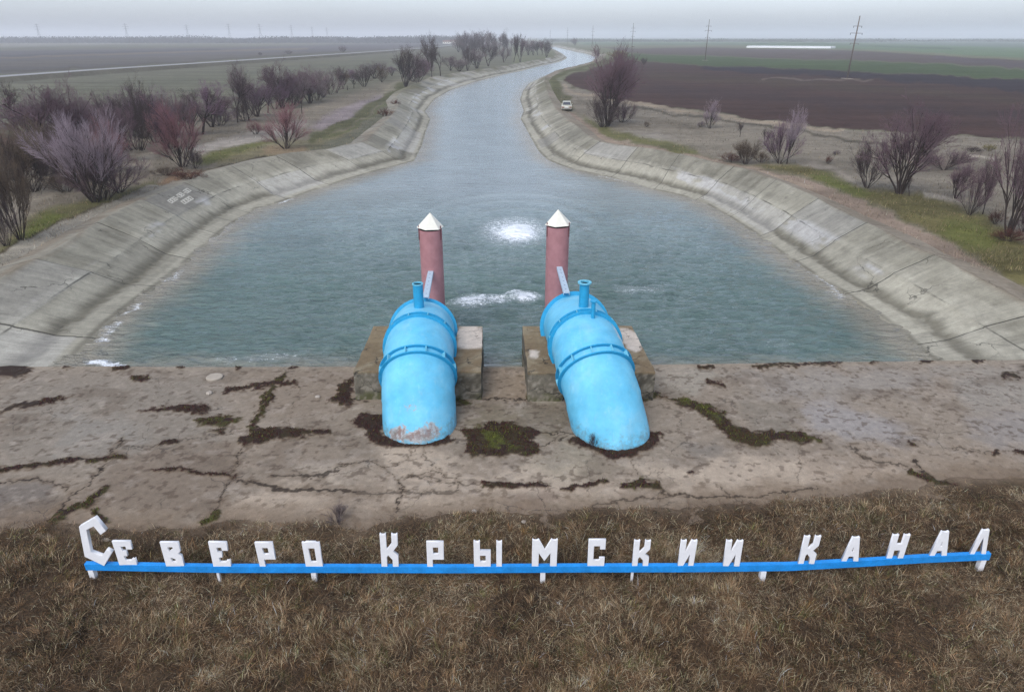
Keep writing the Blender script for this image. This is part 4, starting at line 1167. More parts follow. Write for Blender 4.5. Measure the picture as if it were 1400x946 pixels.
def block(x0, x1, y0, y1, zt, skew, label, pale, seed):
    cx, cy = (x0 + x1) / 2, (y0 + y1) / 2
    b = MB(); b.box((0, 0, (zt - 2.2) / 2), (x1 - x0, y1 - y0, zt + 2.2))
    me = b.mesh('concrete_block', bevel=.03, seg=2)
    bm = bmesh.new(); bm.from_mesh(me)
    for e_ in range(5):
        es = [e for e in bm.edges if e.calc_length() > .14]
        if not es: break
        bmesh.ops.subdivide_edges(bm, edges=es, cuts=1, use_grid_fill=True)
    bmesh.ops.triangulate(bm, faces=[f for f in bm.faces if len(f.verts) > 4])
    for v in bm.verts:
        x, y, z = v.co
        nx = (fbm(x * 2 + z, y * 2 + seed, seed, 4) - .5); ny = (fbm(x * 2 + 7, z * 2 + y, seed + 3, 4) - .5); nz_ = fbm(x * 2.3, y * 2.3, seed + 5, 4) - .5
        v.co += Vector((float(nx) * .07 + skew * y, float(ny) * .07, float(nz_) * .05))
    bm.to_mesh(me); bm.free()
    co_ = np.zeros(len(me.vertices) * 3, np.float32); me.vertices.foreach_get('co', co_); co_ = co_.reshape(-1, 3)
    X, Y, Z = co_[:, 0] + cx, co_[:, 1] + cy, co_[:, 2]
    px, py = proj(X, Y, Z)
    top = sstep(zt - .06, zt - .02, Z)
    C = np.repeat(np.array(srgb(112, 107, 97))[None], len(X), 0)
    lay = lambda m, col, k: C.__iadd__((np.array(srgb(*col))[None] - C) * (m * k)[:, None])
    lay(top, (134, 118, 94), .9)
    lay(top * sstep(24.4, 24.0, Y + (fbm(X * 1.3, Y * 1.3, seed + 8, 3) - .5)), (112, 96, 76), .6)
    lay(top * sstep(.5, .68, fbm(X * 2.5, Y * 2.5, seed + 9, 4)), (148, 138, 118), .6)
    wob = (fbm(X * 3, Y * 3, seed + 12, 3) - .5) * 10
    for pl in pale: lay(top * pmask(px + wob, py + wob * .5, pl, 1.5), (206, 196, 188), .9)
    lay((1 - top) * sstep(.35, .0, Z + (fbm(X * 4, Z * 4, seed + 13, 3) - .5) * .6), (76, 80, 40), .75)
    lay((1 - top) * sstep(.5, .7, fbm(X * 2, Z * 3 + Y, seed + 14, 4)), (74, 70, 62), .85)
    lay((1 - top) * sstep(.54, .64, fbm(X * 9, Z * 9 + Y, seed + 15, 3)), (150, 144, 134), .6)
    at = me.color_attributes.new('Col', 'FLOAT_COLOR', 'POINT')
    cc = np.ones((len(X), 4), np.float32); cc[:, :3] = np.clip(C, .01, .7); at.data.foreach_set('color', cc.ravel())
    o = link('concrete_block', me, M_block); o.location = (cx, cy, 0)
    return tag(o, label, 'concrete block', 'concrete blocks beside the pipes')
block(-5.68, -4.36, 21.75, 25.95, 1.14, -.012, 'plain brown concrete block between the flaking pipe and open water', [], 200)
block(-2.20, -1.14, 21.75, 25.95, 1.14, -.025, 'concrete block with white plaster end right of the flaking pipe', [[(622,447),(660,446),(660,475),(628,476)]], 210)
block(.50, 1.78, 21.65, 25.95, 1.14, -.035, 'tan concrete block with green foot left of the twin vent pipe', [[(724,478),(736,480),(734,490),(722,488)]], 220)
block(3.72, 5.02, 21.7, 25.95, 1.14, -.04, 'brown concrete block with pale mortar smear on the scuffed pipe side', [[(846,448),(858,449),(874,458),(890,462),(886,470),(878,474),(870,482),(856,476)]], 230)

# ------------------------------------------------------------------ sign
M_white = plain('white_letter_paint', (.73, .72, .715), .55, .35, .07, 5)
M_beam = plain('bright_blue_paint', (.012, .235, .62), .5, .35, .22, 3)
SY = lambda px: 12.62 + .40 * float(sstep(1000, 1400, px)) + .10 * float(sstep(300, 60, px))
SZB, SZT = .325, .52
sign_root = empty('sign', (0, 12.75, 0))
tag(sign_root, 'long low blue beam carrying white cut out Cyrillic letters across the grass', 'sign')
def local(v): return Vector(v) - Vector((0, 12.75, 0))
pxs = [117, 300, 430, 620, 800, 950, 1080, 1180, 1260, 1348]
bp = []
for p in pxs:
    y = SY(p); q = PY_(p, 778, y); bp.append(Vector((q.x, y, 0)))
def beam_z(px): return .03 * float(sstep(1050, 1350, px)) - .015 * float(sstep(400, 620, px)) * float(sstep(900, 700, px)) + .02 * float(sstep(560, 760, px))
b = MB(); n = len(bp)
vs = []
for p, q in zip(pxs, bp):
    dz = beam_z(p)
    for dy, z in ((0, SZB), (0, SZT), (.11, SZT), (.11, SZB)): vs.append(local((q.x, q.y + dy, z + dz)))
fs = []
for i in range(n - 1):
    for j in range(4):
        fs.append((i * 4 + j, i * 4 + (j + 1) % 4, (i + 1) * 4 + (j + 1) % 4, (i + 1) * 4 + j))
fs += [(0, 3, 2, 1), tuple((n - 1) * 4 + j for j in (0, 1, 2, 3))]
b.add(vs, fs); b.build('beam', M_beam, sign_root, bevel=.008)
for p, w_ in ((128, .13), (299, .06), (430, .12), (742, .12), (864, .06), (1042, .13), (1335, .13)):
    y = SY(p) + .075; q = PY_(p, 786, y)
    b = MB(); b.box(local((q.x, y, SZB / 2 + beam_z(p) / 2 - .16)), (w_, w_, SZB + beam_z(p) + .3)); b.build('post', M_white, sign_root, bevel=.006)

NT_ = lambda x0, x1, y=1.0: [(x1, y), (x1 - .03, y), ((x0 + x1) / 2 + (x1 - x0) * .22, y - .03), ((x0 + x1) / 2 - (x1 - x0) * .22, y - .03), (x0 + .03, y), (x0, y)]
GLYPH = {
 'Е': [[(0,0),(1,0),(1,.30),(.9,.25),(.82,.27),(.74,.2),(.42,.2),(.42,.38),(.62,.38),(.62,.6),(.40,.6),(.40,.78),(.66,.78),(.66,.66),(1,.66),(1,1),(0,1)]],
 'В': [[(0,0),(1,0),(1,.45),(.84,.53),(1,.62),(1,1),(0,1)], [(.38,.18),(.64,.18),(.6,.30),(.38,.36)], [(.36,.60),(.64,.74),(.62,.80),(.36,.80)]],
 'Р': [[(0,0),(.34,0),(.34,.30),(1,.30),(1,1),(0,1)], [(.37,.52),(.68,.52),(.68,.78),(.37,.78)]],
 'О': [[(0,0),(1,0),(1,1),(.84,.98),(.78,1.02),(.22,1.02),(.16,.98),(0,1)], [(.33,.2),(.67,.2),(.67,.76),(.33,.76)]],
 'К': [[(0,0),(.34,0),(.34,.30),(.42,.36),(.66,.22),(.66,0),(1,0),(1,.36),(.72,.48),(1,.66)] + NT_(.66,1) + [(.66,.72),(.42,.56),(.34,.56)] + NT_(0,.34)],
 'Ы': [[(0,0),(.6,0),(.6,.64),(.22,.64)] + NT_(0,.22), [(.22,.2),(.42,.2),(.42,.44),(.22,.44)], [(.8,0),(1,0)] + NT_(.8,1)],
 'М': [[(0,0),(.27,0),(.27,.5),(.5,.2),(.73,.5),(.73,0),(1,0)] + NT_(.74,1) + [(.5,.62)] + NT_(0,.26)],
 'С': [[(0,0),(1,0),(1,.32),(.68,.32),(.68,.22),(.33,.22),(.33,.76),(.68,.76),(.68,.64),(1,.64),(1,1),(0,1)]],
 'И': [[(0,0),(.34,0),(.66,.46),(.66,0),(1,0)] + NT_(.66,1) + [(.34,.52)] + NT_(0,.34)],
 'А': [[(0,0),(.30,0),(.37,.2),(.63,.2),(.70,0),(1,0)] + NT_(.30,.70) , [(.43,.38),(.57,.38),(.5,.60)]],
 'Н': [[(0,0),(.34,0),(.34,.34),(.66,.34),(.66,0),(1,0)] + NT_(.66,1) + [(.66,.6),(.34,.6)] + NT_(0,.34)],
 'Л': [[(0,0),(.29,0),(.5,.70),(.71,0),(1,0)] + NT_(.30,.70)],
}
def solid_letter(loops, y_front, depth, name='letter'):
    """loops of (x, z) in sign space -> bevelled solid"""
    cu = bpy.data.curves.new('outline', 'CURVE'); cu.dimensions = '2D'; cu.fill_mode = 'BOTH'
    cu.extrude = depth / 2 - .004; cu.bevel_depth = .004; cu.bevel_resolution = 1; cu.offset = -.004
    for lp in loops:
        s = cu.splines.new('POLY'); s.points.add(len(lp) - 1); s.use_cyclic_u = True
        for pt, (x, z) in zip(s.points, lp): pt.co = (x, z, 0, 1)
    tmp = bpy.data.objects.new('outline', cu)
    me = bpy.data.meshes.new_from_object(tmp)
    bpy.data.objects.remove(tmp); bpy.data.curves.remove(cu)
    me.name = name
    for v in me.vertices:
        x, z, d = v.co; v.co = (x, y_front + depth / 2 - d - 12.75, z)
    # mirrored once, so turn the faces back
    bm = bmesh.new(); bm.from_mesh(me); bmesh.ops.recalc_face_normals(bm, faces=bm.faces); bm.to_mesh(me); bm.free()
    me.materials.clear()
    return link(name, me, M_white, sign_root)
bigC = [(285,60),(410,210),(350,255),(270,160),(190,200),(240,450),(365,495),(415,420),(480,450),(390,605),(170,500),(105,165)]
yC = SY(120) - .03
lp = []
for X_, Y_ in bigC:
    q = PY_(95 + X_ / 8.235, 700 + Y_ / 8.235, yC); lp.append((q.x, q.z))
solid_letter([lp], yC, .10)
TEXT = [('Е',163.5,190,.72),('В',227,254,.72),('Е',291.5,318,.74),('Р',355,381,.72),('О',418,443.5,.73),('К',521.5,547,.99),('Р',584,609,.76),('Ы',648,689.5,.77),
        ('М',727,764,.80),('С',803,828,.79),('К',864,888,.77),('И',926.5,950,.77),('И',988.5,1013,.77),('К',1091,1115,.84),('А',1150,1175.5,.73),('Н',1211.5,1236.5,.72),('А',1270,1296,.74),('Л',1325,1349,.74)]
rr = random.Random(3)
for ch, a, b_, h in TEXT:
    y = SY((a + b_) / 2) + .02
    z0 = SZT + beam_z((a + b_) / 2) - .012
    pa, pb = PY_(a, 772 - 14 * float(sstep(1000, 1350, a)), y), PY_(b_, 772 - 14 * float(sstep(1000, 1350, a)), y)
    wd = pb.x - pa.x; sh = rr.uniform(-.03, .03); dz = rr.uniform(-.008, .008)
    wd *= .92
    loops = [[(pa.x + u * wd + sh * v * h, z0 + dz * u + v * h) for u, v in L] for L in GLYPH[ch]]
    solid_letter(loops, y - .01, .058)
# ------------------------------------------------------------------ bare trees and bushes
def grow_tree(seed, kind):
    """leafless tree of height about 1: returns (trunk mesh, crown mesh)"""
    rng = random.Random(seed)
    big, fine = [], []
    def rnd_dir(d, ang):
        a = d.orthogonal().normalized(); b = d.cross(a)
        t = rng.uniform(0, 2 * math.pi)
        return (d * math.cos(ang) + (a * math.cos(t) + b * math.sin(t)) * math.sin(ang)).normalized()
    def branch(p, d, L, r, lev, maxlev, nch, up, spread):
        n = 5 if lev == 0 else (4 if lev < maxlev - 1 else 2)
        pts = [(p.copy(), r)]
        for i in range(n):
            jt = .13 if lev < 2 else .08
            d = (d + Vector((rng.gauss(0, jt), rng.gauss(0, jt), rng.gauss(0, .06) + up))).normalized()
            p = p + d * (L / n)
            pts.append((p.copy(), r * (1 - .72 * (i + 1) / n)))
        (big if lev < 2 else fine).append((pts, lev))
        if lev >= maxlev: return
        for c in range(nch[lev]):
            f = rng.uniform(.25 if lev else .3, 1.0)
            k = min(int(f * n), n - 1); t = f * n - k
            q = pts[k][0].lerp(pts[k + 1][0], t); rr_ = pts[k][1] * (1 - t) + pts[k + 1][1] * t
            dd = (pts[k + 1][0] - pts[k][0]).normalized()
            branch(q, rnd_dir(dd, rng.uniform(.35, 1.0) * spread), L * rng.uniform(.42, .72) * (1.1 - .35 * f), min(rr_ * .75, r * .55), lev + 1, maxlev, nch, up, spread)
    if kind == 'tree':
        n0 = rng.choice((1, 2, 2))
        for i in range(n0):
            d = Vector((rng.gauss(0, .12) + (i - (n0 - 1) / 2) * .28, rng.gauss(0, .12), 1)).normalized()
            branch(Vector((i * .02, 0, -.02)), d, rng.uniform(.58, .70), .020, 0, 4, (11, 7, 6, 3), .05, .85)
    elif kind == 'multi':
        n0 = rng.randint(5, 7)
        for i in range(n0):
            t = i * 2 * math.pi / n0 + rng.uniform(-.4, .4); a = rng.uniform(.12, .5)
            d = Vector((math.cos(t) * math.sin(a), math.sin(t) * math.sin(a), math.cos(a)))
            branch(Vector((math.cos(t) * .02, math.sin(t) * .02, -.02)), d, rng.uniform(.55, .72), .014, 0, 4, (9, 6, 5, 3), .05, .70)
    elif kind == 'poplar':
        n0 = rng.randint(2, 3)
        for i in range(n0):
            d = Vector((rng.gauss(0, .1), rng.gauss(0, .1), 1)).normalized()
            branch(Vector((rng.gauss(0, .02), rng.gauss(0, .02), -.02)), d, rng.uniform(.75, .92), .016, 0, 4, (14, 7, 5, 3), .10, .55)
    elif kind == 'vase':
        n0 = rng.randint(11, 15)
        for i in range(n0):
            t = rng.uniform(0, 2 * math.pi); a = rng.uniform(.1, .95)
            d = Vector((math.cos(t) * math.sin(a), math.sin(t) * math.sin(a), math.cos(a)))
            branch(Vector((math.cos(t) * .04, math.sin(t) * .04, -.02)), d, rng.uniform(.5, .8), .010, 0, 3, (9, 7, 6), .06, .55)
    else:   # dense low bush
        n0 = rng.randint(18, 24)
        for i in range(n0):
            t = rng.uniform(0, 2 * math.pi); a = rng.uniform(.1, 1.25); rr0 = rng.uniform(0, .25)
            d = Vector((math.cos(t) * math.sin(a), math.sin(t) * math.sin(a), math.cos(a)))
            branch(Vector((math.cos(t) * rr0, math.sin(t) * rr0, -.02)), d, rng.uniform(.5, .8), .009, 0, 3, (8, 6, 6), .05, .7)
    hts = sorted(p.z for pts, _ in fine for p, _ in pts); zs = hts[int(len(hts) * .97)]
    ext = sorted(math.hypot(p.x, p.y) for pts, _ in fine for p, _ in pts)
    rad = ext[int(len(ext) * .86)]
    def tubes(lst, name, nside, rmin):
        V = []; F = []
        for pts, lev in lst:
            ns = nside if lev < 2 else 3
            k0 = len(V)
            for i, (p, r) in enumerate(pts):
                d = (pts[min(i + 1, len(pts) - 1)][0] - pts[max(i - 1, 0)][0]).normalized()
                a = d.orthogonal().normalized(); b = d.cross(a); r = max(r, rmin)
                for j in range(ns):
                    t = 2 * math.pi * j / ns
                    q = p + (a * math.cos(t) + b * math.sin(t)) * r
                    V.append((q.x / rad, q.y / rad, q.z / zs))
            for i in range(len(pts) - 1):
                for j in range(ns):
                    F.append((k0 + i * ns + j, k0 + i * ns + (j + 1) % ns, k0 + (i + 1) * ns + (j + 1) % ns, k0 + (i + 1) * ns + j))
        return np_mesh(name, np.array(V), np.array(F), smooth=True)
    return tubes(big, 'trunk', 6, .0025), tubes(fine, 'crown', 3, TWIG)
TWIG = .0008
KINDS = {}
for kd, n_ in (('tree', 4), ('multi', 3), ('poplar', 3), ('vase', 3), ('bush', 2)):
    KINDS[kd] = [grow_tree(100 + 13 * i + len(kd) * 7, kd) for i in range(n_)]
def twig_mat(name, c, v=.2):
    k = NT(name); oi = k.new('ShaderNodeObjectInfo').outputs['Random']
    f = k.math('MULTIPLY', k.remap(oi, 0, 1, .85, 1.15), k.remap(k.noise(2.2, 4, .6, k.obj()), .3, .7, 1 - v, 1 + v))
    return k.out(k.scale(srgb(*c), f), .85, None, .15)
BARK = twig_mat('dark_bark', (62, 54, 52))
TW = {'purple': twig_mat('purple_twigs', (112, 92, 102)), 'pink': twig_mat('pink_twigs', (138, 100, 106)), 'lilac': twig_mat('lilac_twigs', (156, 142, 154)),
      'dark': twig_mat('dark_twigs', (84, 72, 74)), 'brown': twig_mat('brown_twigs', (106, 92, 80)), 'grey': twig_mat('grey_twigs', (124, 112, 116)), 'red': twig_mat('red_brown_twigs', (96, 58, 50)), 'olive': twig_mat('olive_twigs', (118, 110, 62)),
      'violet': twig_mat('violet_twigs', (116, 94, 112))}
for lst in KINDS.values():
    for a, b_ in lst:
        a.materials.append(BARK); b_.materials.append(TW['purple'])
_ti = [0]
def plant(kind, bx, by, ty, wpx, tint, label, name='bare_tree', cat='tree', group=None, rz=None, zb=None, lean=0.0):
    z = ZG if zb is None else zb
    p = P(bx, by, z)
    if zb is None and p.y < 36: z = float(zground(p.y)); p = P(bx, by, z)
    top = PY_(bx, ty, p.y); H = max(.2, top.z - p.z)
    zc = p.y * cp - (p.z - HCAM) * sp
    W = wpx / FPX * zc / 2
    v = KINDS[kind][_ti[0] % len(KINDS[kind])]; _ti[0] += 1
    root = empty(name, p, (_ti[0] * 2.399) % 6.283 if rz is None else rz)
    root.scale = (W, W, H); root.rotation_euler.y = lean
    tag(root, label, cat, group)
    t = link('trunk', v[0], None, root); c = link('crown', v[1], None, root)
    c.material_slots[0].link = 'OBJECT'; c.material_slots[0].material = TW[tint]
    return root
LB = 'bushes and trees on the left bank'; RB = 'trees and bushes on the right bank'
# left bank, near to far
plant('bush', 8, 335, 262, 34, 'dark', 'dark low bush cut by the left frame edge above the concrete', 'bare_bush', 'bush', LB)
plant('vase', 28, 328, 212, 50, 'brown', 'thin upright brown bush at the concrete edge left of the lilac bush', 'bare_bush', 'bush', LB)
plant('bush', 22, 262, 178, 110, 'brown', 'broad olive brown thicket behind the thin upright bush', 'bare_bush', 'bush', LB)
plant('tree', 26, 196, 118, 60, 'dark', 'dark leaning tree rising behind the brown thicket', 'bare_tree', 'tree', LB, lean=-.15)
plant('tree', 74, 228, 128, 110, 'purple', 'purple tree with leaning trunk behind the lilac bush', 'bare_tree', 'tree', LB, lean=-.1)
plant('bush', 5, 225, 178, 60, 'pink', 'pink flushed bush at the left frame edge in front of the dark leaning tree', 'bare_bush', 'bush', LB)
plant('multi', 108, 218, 122, 80, 'purple', 'purple tree with spiky top between leaning trunk and dark rounded bush', 'bare_tree', 'tree', LB)
plant('vase', 131, 276, 163, 100, 'lilac', 'large pale lilac bush touching the concrete edge', 'bare_bush', 'bush', LB)
plant('bush', 140, 272, 205, 80, 'purple', 'dark purple skirt bush at the foot of the lilac bush', 'bare_bush', 'bush', LB)
plant('vase', 164, 263, 205, 70, 'purple', 'small leaning bush right of the lilac bush', 'bare_bush', 'bush', LB)
plant('bush', 188, 205, 122, 84, 'dark', 'dense dark rounded bush left of the pinkish red tree', 'bare_bush', 'bush', LB)
plant('multi', 196, 190, 125, 70, 'violet', 'violet tree behind the dense dark bush', 'bare_tree', 'tree', LB)
plant('vase', 250, 229, 146, 76, 'pink', 'pinkish red tree with two dark stems above the painted slab', 'bare_tree', 'tree', LB)
plant('bush', 267, 230, 203, 26, 'dark', 'small dark bush beside the stem of the pinkish red tree', 'bare_bush', 'bush', LB)
plant('bush', 258, 247, 233, 44, 'red', 'low red brown scrub on the slab corner over the painted digits', 'bare_bush', 'bush', LB)
plant('tree', 277, 184, 114, 64, 'violet', 'violet grey tree behind the pinkish red tree', 'bare_tree', 'tree', LB)
plant('multi', 290, 174, 124, 60, 'dark', 'dark bush right behind the violet grey tree', 'bare_bush', 'bush', LB)
plant('tree', 309, 168, 132, 34, 'purple', 'small leaning tree left of the tall dark pair', 'bare_tree', 'tree', LB, lean=-.25)
plant('tree', 325, 168, 96, 46, 'dark', 'tall dark tree with thick trunk, left of the tall pair', 'bare_tree', 'tree', LB)
plant('poplar', 340, 165, 93, 34, 'purple', 'slim twisted tree, right of the tall pair', 'bare_tree', 'tree', LB)
plant('multi', 352, 160, 116, 50, 'violet', 'violet bush just right of the slim twisted tree', 'bare_bush', 'bush', LB)
plant('vase', 391, 204, 146, 66, 'pink', 'open vase shaped pink bush alone on the grass by the slab edge', 'bare_bush', 'bush', LB)
plant('bush', 350, 184, 166, 20, 'pink', 'tiny pink bush on the pale track', 'bare_bush', 'bush', LB)
plant('tree', 366, 155, 110, 30, 'dark', 'short dark tree at the left end of the purple row', 'bare_tree', 'tree', LB)
plant('multi', 386, 149, 92, 44, 'purple', 'tallest tree of the purple row beyond the vase shaped bush', 'bare_tree', 'tree', LB)
plant('multi', 401, 144, 104, 44, 'violet', 'violet bushy tree in the middle of the purple row', 'bare_tree', 'tree', LB)
plant('tree', 413, 156, 94, 30, 'grey', 'grey slim tree standing forward of the purple row', 'bare_tree', 'tree', LB)
plant('multi', 424, 142, 98, 46, 'purple', 'purple bush right of the grey slim tree', 'bare_bush', 'bush', LB)
plant('multi', 442, 134, 96, 44, 'grey', 'grey brown thicket near the two short stumps', 'bare_bush', 'bush', LB)
plant('poplar', 461, 128, 93, 24, 'dark', 'narrow dark upright tree at the right end of the purple row', 'bare_tree', 'tree', LB)
plant('poplar', 469, 122, 98, 20, 'brown', 'small brown upright tree beside the narrow dark one', 'bare_tree', 'tree', LB)
plant('vase', 498, 119, 93, 26, 'dark', 'dark fan shaped bush alone on the pale grass', 'bare_bush', 'bush', LB)
plant('multi', 512, 108, 86, 34, 'grey', 'faint grey bush behind the fan shaped bush', 'bare_bush', 'bush', LB)
plant('vase', 522, 113, 92, 22, 'brown', 'rounded brown bush right of the fan shaped bush', 'bare_bush', 'bush', LB)
plant('multi', 536, 104, 92, 20, 'violet', 'violet low bush before the big dark bank tree', 'bare_bush', 'bush', LB)
plant('multi', 555, 119, 68, 38, 'dark', 'big dark tree at the slab edge where the left bank bends', 'bare_tree', 'tree', LB)
plant('vase', 571, 114, 78, 30, 'purple', 'smaller purple tree close behind the big dark bank tree', 'bare_tree', 'tree', LB)
plant('poplar', 590, 106, 51, 26, 'dark', 'tallest branching tree on the left bank slope', 'bare_tree', 'tree', LB)
plant('tree', 602, 105, 60, 30, 'dark', 'dark spreading tree right of the tallest one', 'bare_tree', 'tree', LB)
plant('multi', 580, 103, 82, 30, 'violet', 'violet undergrowth left of the tallest bank tree', 'bare_bush', 'bush', LB)
plant('multi', 616, 97, 78, 26, 'purple', 'purple bush trailing right of the dark spreading tree', 'bare_bush', 'bush', LB)
plant('vase', 500, 158, 149, 14, 'red', 'rust red scrub on the broken slab edge by the pale panel', 'bare_bush', 'bush', LB) if False else None
plant('bush', 527, 160, 149, 20, 'red', 'rust red scrub on the broken slab edge above the pale panel', 'bare_bush', 'bush', LB)
plant('bush', 541, 144, 137, 12, 'red', 'small rust red scrub higher up the broken slab edge', 'bare_bush', 'bush', LB)
for bx, by, ty, w_, kd, tint, lb in ((639,97,66,24,'multi','dark','dark round tree on the far slope, first beyond the gap'), (652,94,69,26,'multi','grey','grey wide tree second beyond the gap on the far slope'), (668,91,62,26,'tree','dark','dark upright tree in the middle of the far slope'),
      (689,86,66,18,'multi','grey','grey tree just left of the two tall far trees'), (703,85.5,49,16,'poplar','dark','left one of the two tall far trees'), (711,85.5,50,16,'poplar','purple','right one of the two tall far trees'),
      (729,76,56,18,'multi','grey','pale grey tree before the last far bank tree'), (747,79,55.5,16,'multi','dark','last dark tree on the far left bank by the bend')):
    plant(kd, bx, by, ty, w_, tint, lb, 'bare_tree', 'tree', LB)
BELT = 'trees of the far belt behind the bank'
for i, (bx, ty, w_) in enumerate(((627,48,16),(633,46,16),(640,45.5,16),(647,46,16),(654,44,16),(661,44.5,16),(668,45,16),(676,48,14),(683,49,14),(689,45.5,12),(694,50,12),(699,52,12),(722,56,14),(735,56.5,12),(741,56,12),(634,56,16),(650,55,16),(660,58,16),(676,58,16),(644,60,18))):
    plant(('multi','poplar','tree')[i % 3], bx, 72 if ty < 54 else 76, ty, w_, ('grey','dark','purple')[i % 3], 'hazy bare tree of the dense far belt left of the canal bend', 'bare_tree', 'tree', BELT)
for bx, by, ty, w_, lb in ((469,72,63,10,'lone round bush beyond the left road, right of two'), (394,74.5,69.5,11,'lone low bush beyond the left road, left of two'), (356,76,72,6,'tiny bush beyond the left road')):
    plant('bush', bx, by, ty, w_, 'grey', lb, 'bare_bush', 'bush', LB)
EXT = ((45,262,196,70,'bush','dark','dark undergrowth left of the lilac bush base'),(60,240,170,70,'multi','brown','brown thicket round the leaning trunk'),(96,246,186,60,'bush','purple','low purple scrub just behind the lilac bush'),
 (150,236,172,60,'bush','pink','reddish scrub between lilac bush and dark rounded bush'),(165,222,150,50,'multi','purple','thin purple bush left of the dark rounded bush'),(118,205,140,60,'vase','grey','grey twiggy bush at the back of the left thicket'),
 (212,196,150,44,'bush','purple','low purple bush right behind the dark rounded bush'),(228,204,148,46,'multi','violet','violet bush left behind the pinkish red tree'),(240,186,132,50,'vase','grey','grey bush on the far side of the pinkish red tree'),
 (262,186,136,40,'multi','purple','purple bush between pinkish red tree and violet grey tree'),(300,172,140,40,'bush','violet','low violet bush under the small leaning tree'),(334,166,136,34,'bush','dark','dark scrub at the foot of the tall pair'),
 (376,150,116,36,'vase','violet','violet bush filling the left of the purple row'),(394,146,112,40,'bush','purple','low purple scrub in the purple row'),(410,142,106,38,'vase','purple','purple fan of twigs right of the row middle'),
 (434,138,110,36,'bush','grey','low grey scrub in the right half of the purple row'),(452,130,104,32,'vase','purple','purple fan of twigs by the narrow dark tree'),(484,116,96,30,'multi','violet','faint violet bush behind the two stumps'),
 (40,186,140,60,'vase','grey','pale twiggy bush behind the dark leaning tree'),(140,190,140,54,'multi','purple','tall purple bush at the back of the left thicket'),(90,262,236,50,'bush','brown','brown skirt of weeds left of the lilac bush'),(228,240,228,40,'bush','brown','straw brown weeds at the foot of the pinkish red tree'),(565,112,92,26,'bush','dark','dark low scrub between the big bank trees'),(628,98,82,24,'vase','grey','grey scrub at the gap in the bank trees'))
for bx, by, ty, w_, kd, tint, lb in EXT: plant(kd, bx, by, ty, w_, tint, lb, 'bare_bush', 'bush', LB)
# right bank
plant('multi', 831, 172, 72, 72, 'purple', 'largest right bank tree with purple crown beside the parked car', 'bare_tree', 'tree', RB)
plant('tree', 834, 168, 80, 60, 'violet', 'violet tree grown into the largest right bank tree', 'bare_tree', 'tree', RB)
plant('bush', 824, 174, 130, 44, 'dark', 'dark dense bush at the foot of the largest right bank tree', 'bare_bush', 'bush', RB)
plant('bush', 851, 168, 138, 34, 'purple', 'round purple bush right of the largest right bank tree', 'bare_bush', 'bush', RB)
plant('vase', 970, 176, 140, 26, 'lilac', 'pale slender young tree alone in front of the ploughed field', 'bare_tree', 'tree', RB)
plant('bush', 958, 174, 166, 12, 'grey', 'small grey bush left of the pale slender young tree', 'bare_bush', 'bush', RB)
plant('tree', 1011.5, 188, 166, 10, 'dark', 'tiny dark sapling right of the pale slender young tree', 'bare_tree', 'tree', RB)
plant('tree', 1046, 200, 176, 12, 'dark', 'small dark sapling behind the twin stemmed lilac bush', 'bare_tree', 'tree', RB)
plant('vase', 1019, 225, 194, 36, 'brown', 'brown scrubby bush left of the twin stemmed lilac bush', 'bare_bush', 'bush', RB)
plant('bush', 1000, 222, 210, 30, 'red', 'low red brown bramble left of the brown scrubby bush', 'bare_bush', 'bush', RB)
plant('vase', 1066, 224, 170, 44, 'violet', 'twin stemmed violet bush, left stem', 'bare_bush', 'bush', RB)
plant('poplar', 1076, 224, 152, 30, 'lilac', 'twin stemmed lilac bush with pale upper twigs, right stem', 'bare_bush', 'bush', RB)
plant('bush', 1040, 222, 208, 22, 'brown', 'low brown bush between scrubby bush and twin stemmed bush', 'bare_bush', 'bush', RB)
plant('bush', 1132, 224, 213, 9, 'red', 'tiny rusty bush on the bare pale ground', 'bare_bush', 'bush', RB)
plant('bush', 1143, 212, 206, 10, 'grey', 'tiny grey bush behind the rusty one', 'bare_bush', 'bush', RB)
plant('vase', 1185, 257, 202, 46, 'dark', 'dark rounded bush left of the large many stemmed tree', 'bare_bush', 'bush', RB)
plant('multi', 1230, 265, 154, 84, 'purple', 'large many stemmed tree with pale twig tips on the right bank', 'bare_tree', 'tree', RB)
plant('tree', 1243, 268, 228, 22, 'dark', 'thin leaning stem right of the large many stemmed tree', 'bare_tree', 'tree', RB, lean=.35)
plant('multi', 1306, 272, 226, 40, 'purple', 'small crooked tree between large tree and forked dark bush', 'bare_tree', 'tree', RB)
plant('vase', 1325, 294, 232, 36, 'purple', 'purple forked bush left of the dark upright one', 'bare_bush', 'bush', RB)
plant('poplar', 1343, 293, 214, 26, 'dark', 'dark upright bush left of the tall right edge tree', 'bare_bush', 'bush', RB)
plant('multi', 1378, 324, 160, 76, 'purple', 'tall slender forked tree at the right frame edge', 'bare_tree', 'tree', RB)
plant('bush', 1360, 306, 288, 20, 'red', 'small rust brown bush left of the right edge tree foot', 'bare_bush', 'bush', RB)
plant('bush', 1378, 330, 314, 44, 'red', 'low rust brown scrub round the right edge tree foot', 'bare_bush', 'bush', RB)
plant('bush', 1402, 318, 270, 30, 'purple', 'purple scrub cut by the right frame edge', 'bare_bush', 'bush', RB)
plant('bush', 1352, 207, 198, 16, 'olive', 'yellow green bush on the dry verge below the field', 'bare_bush', 'bush', RB)
plant('bush', 1330, 208, 201, 22, 'dark', 'flat dark bush left of the yellow green bush', 'bare_bush', 'bush', RB)
plant('vase', 1290, 232, 206, 60, 'purple', 'loose purple thicket behind the small crooked tree', 'bare_bush', 'bush', RB)
plant('bush', 884, 174, 166, 8, 'brown', 'small brown tussock on the pale ground right of the big tree', 'bare_bush', 'bush', RB)
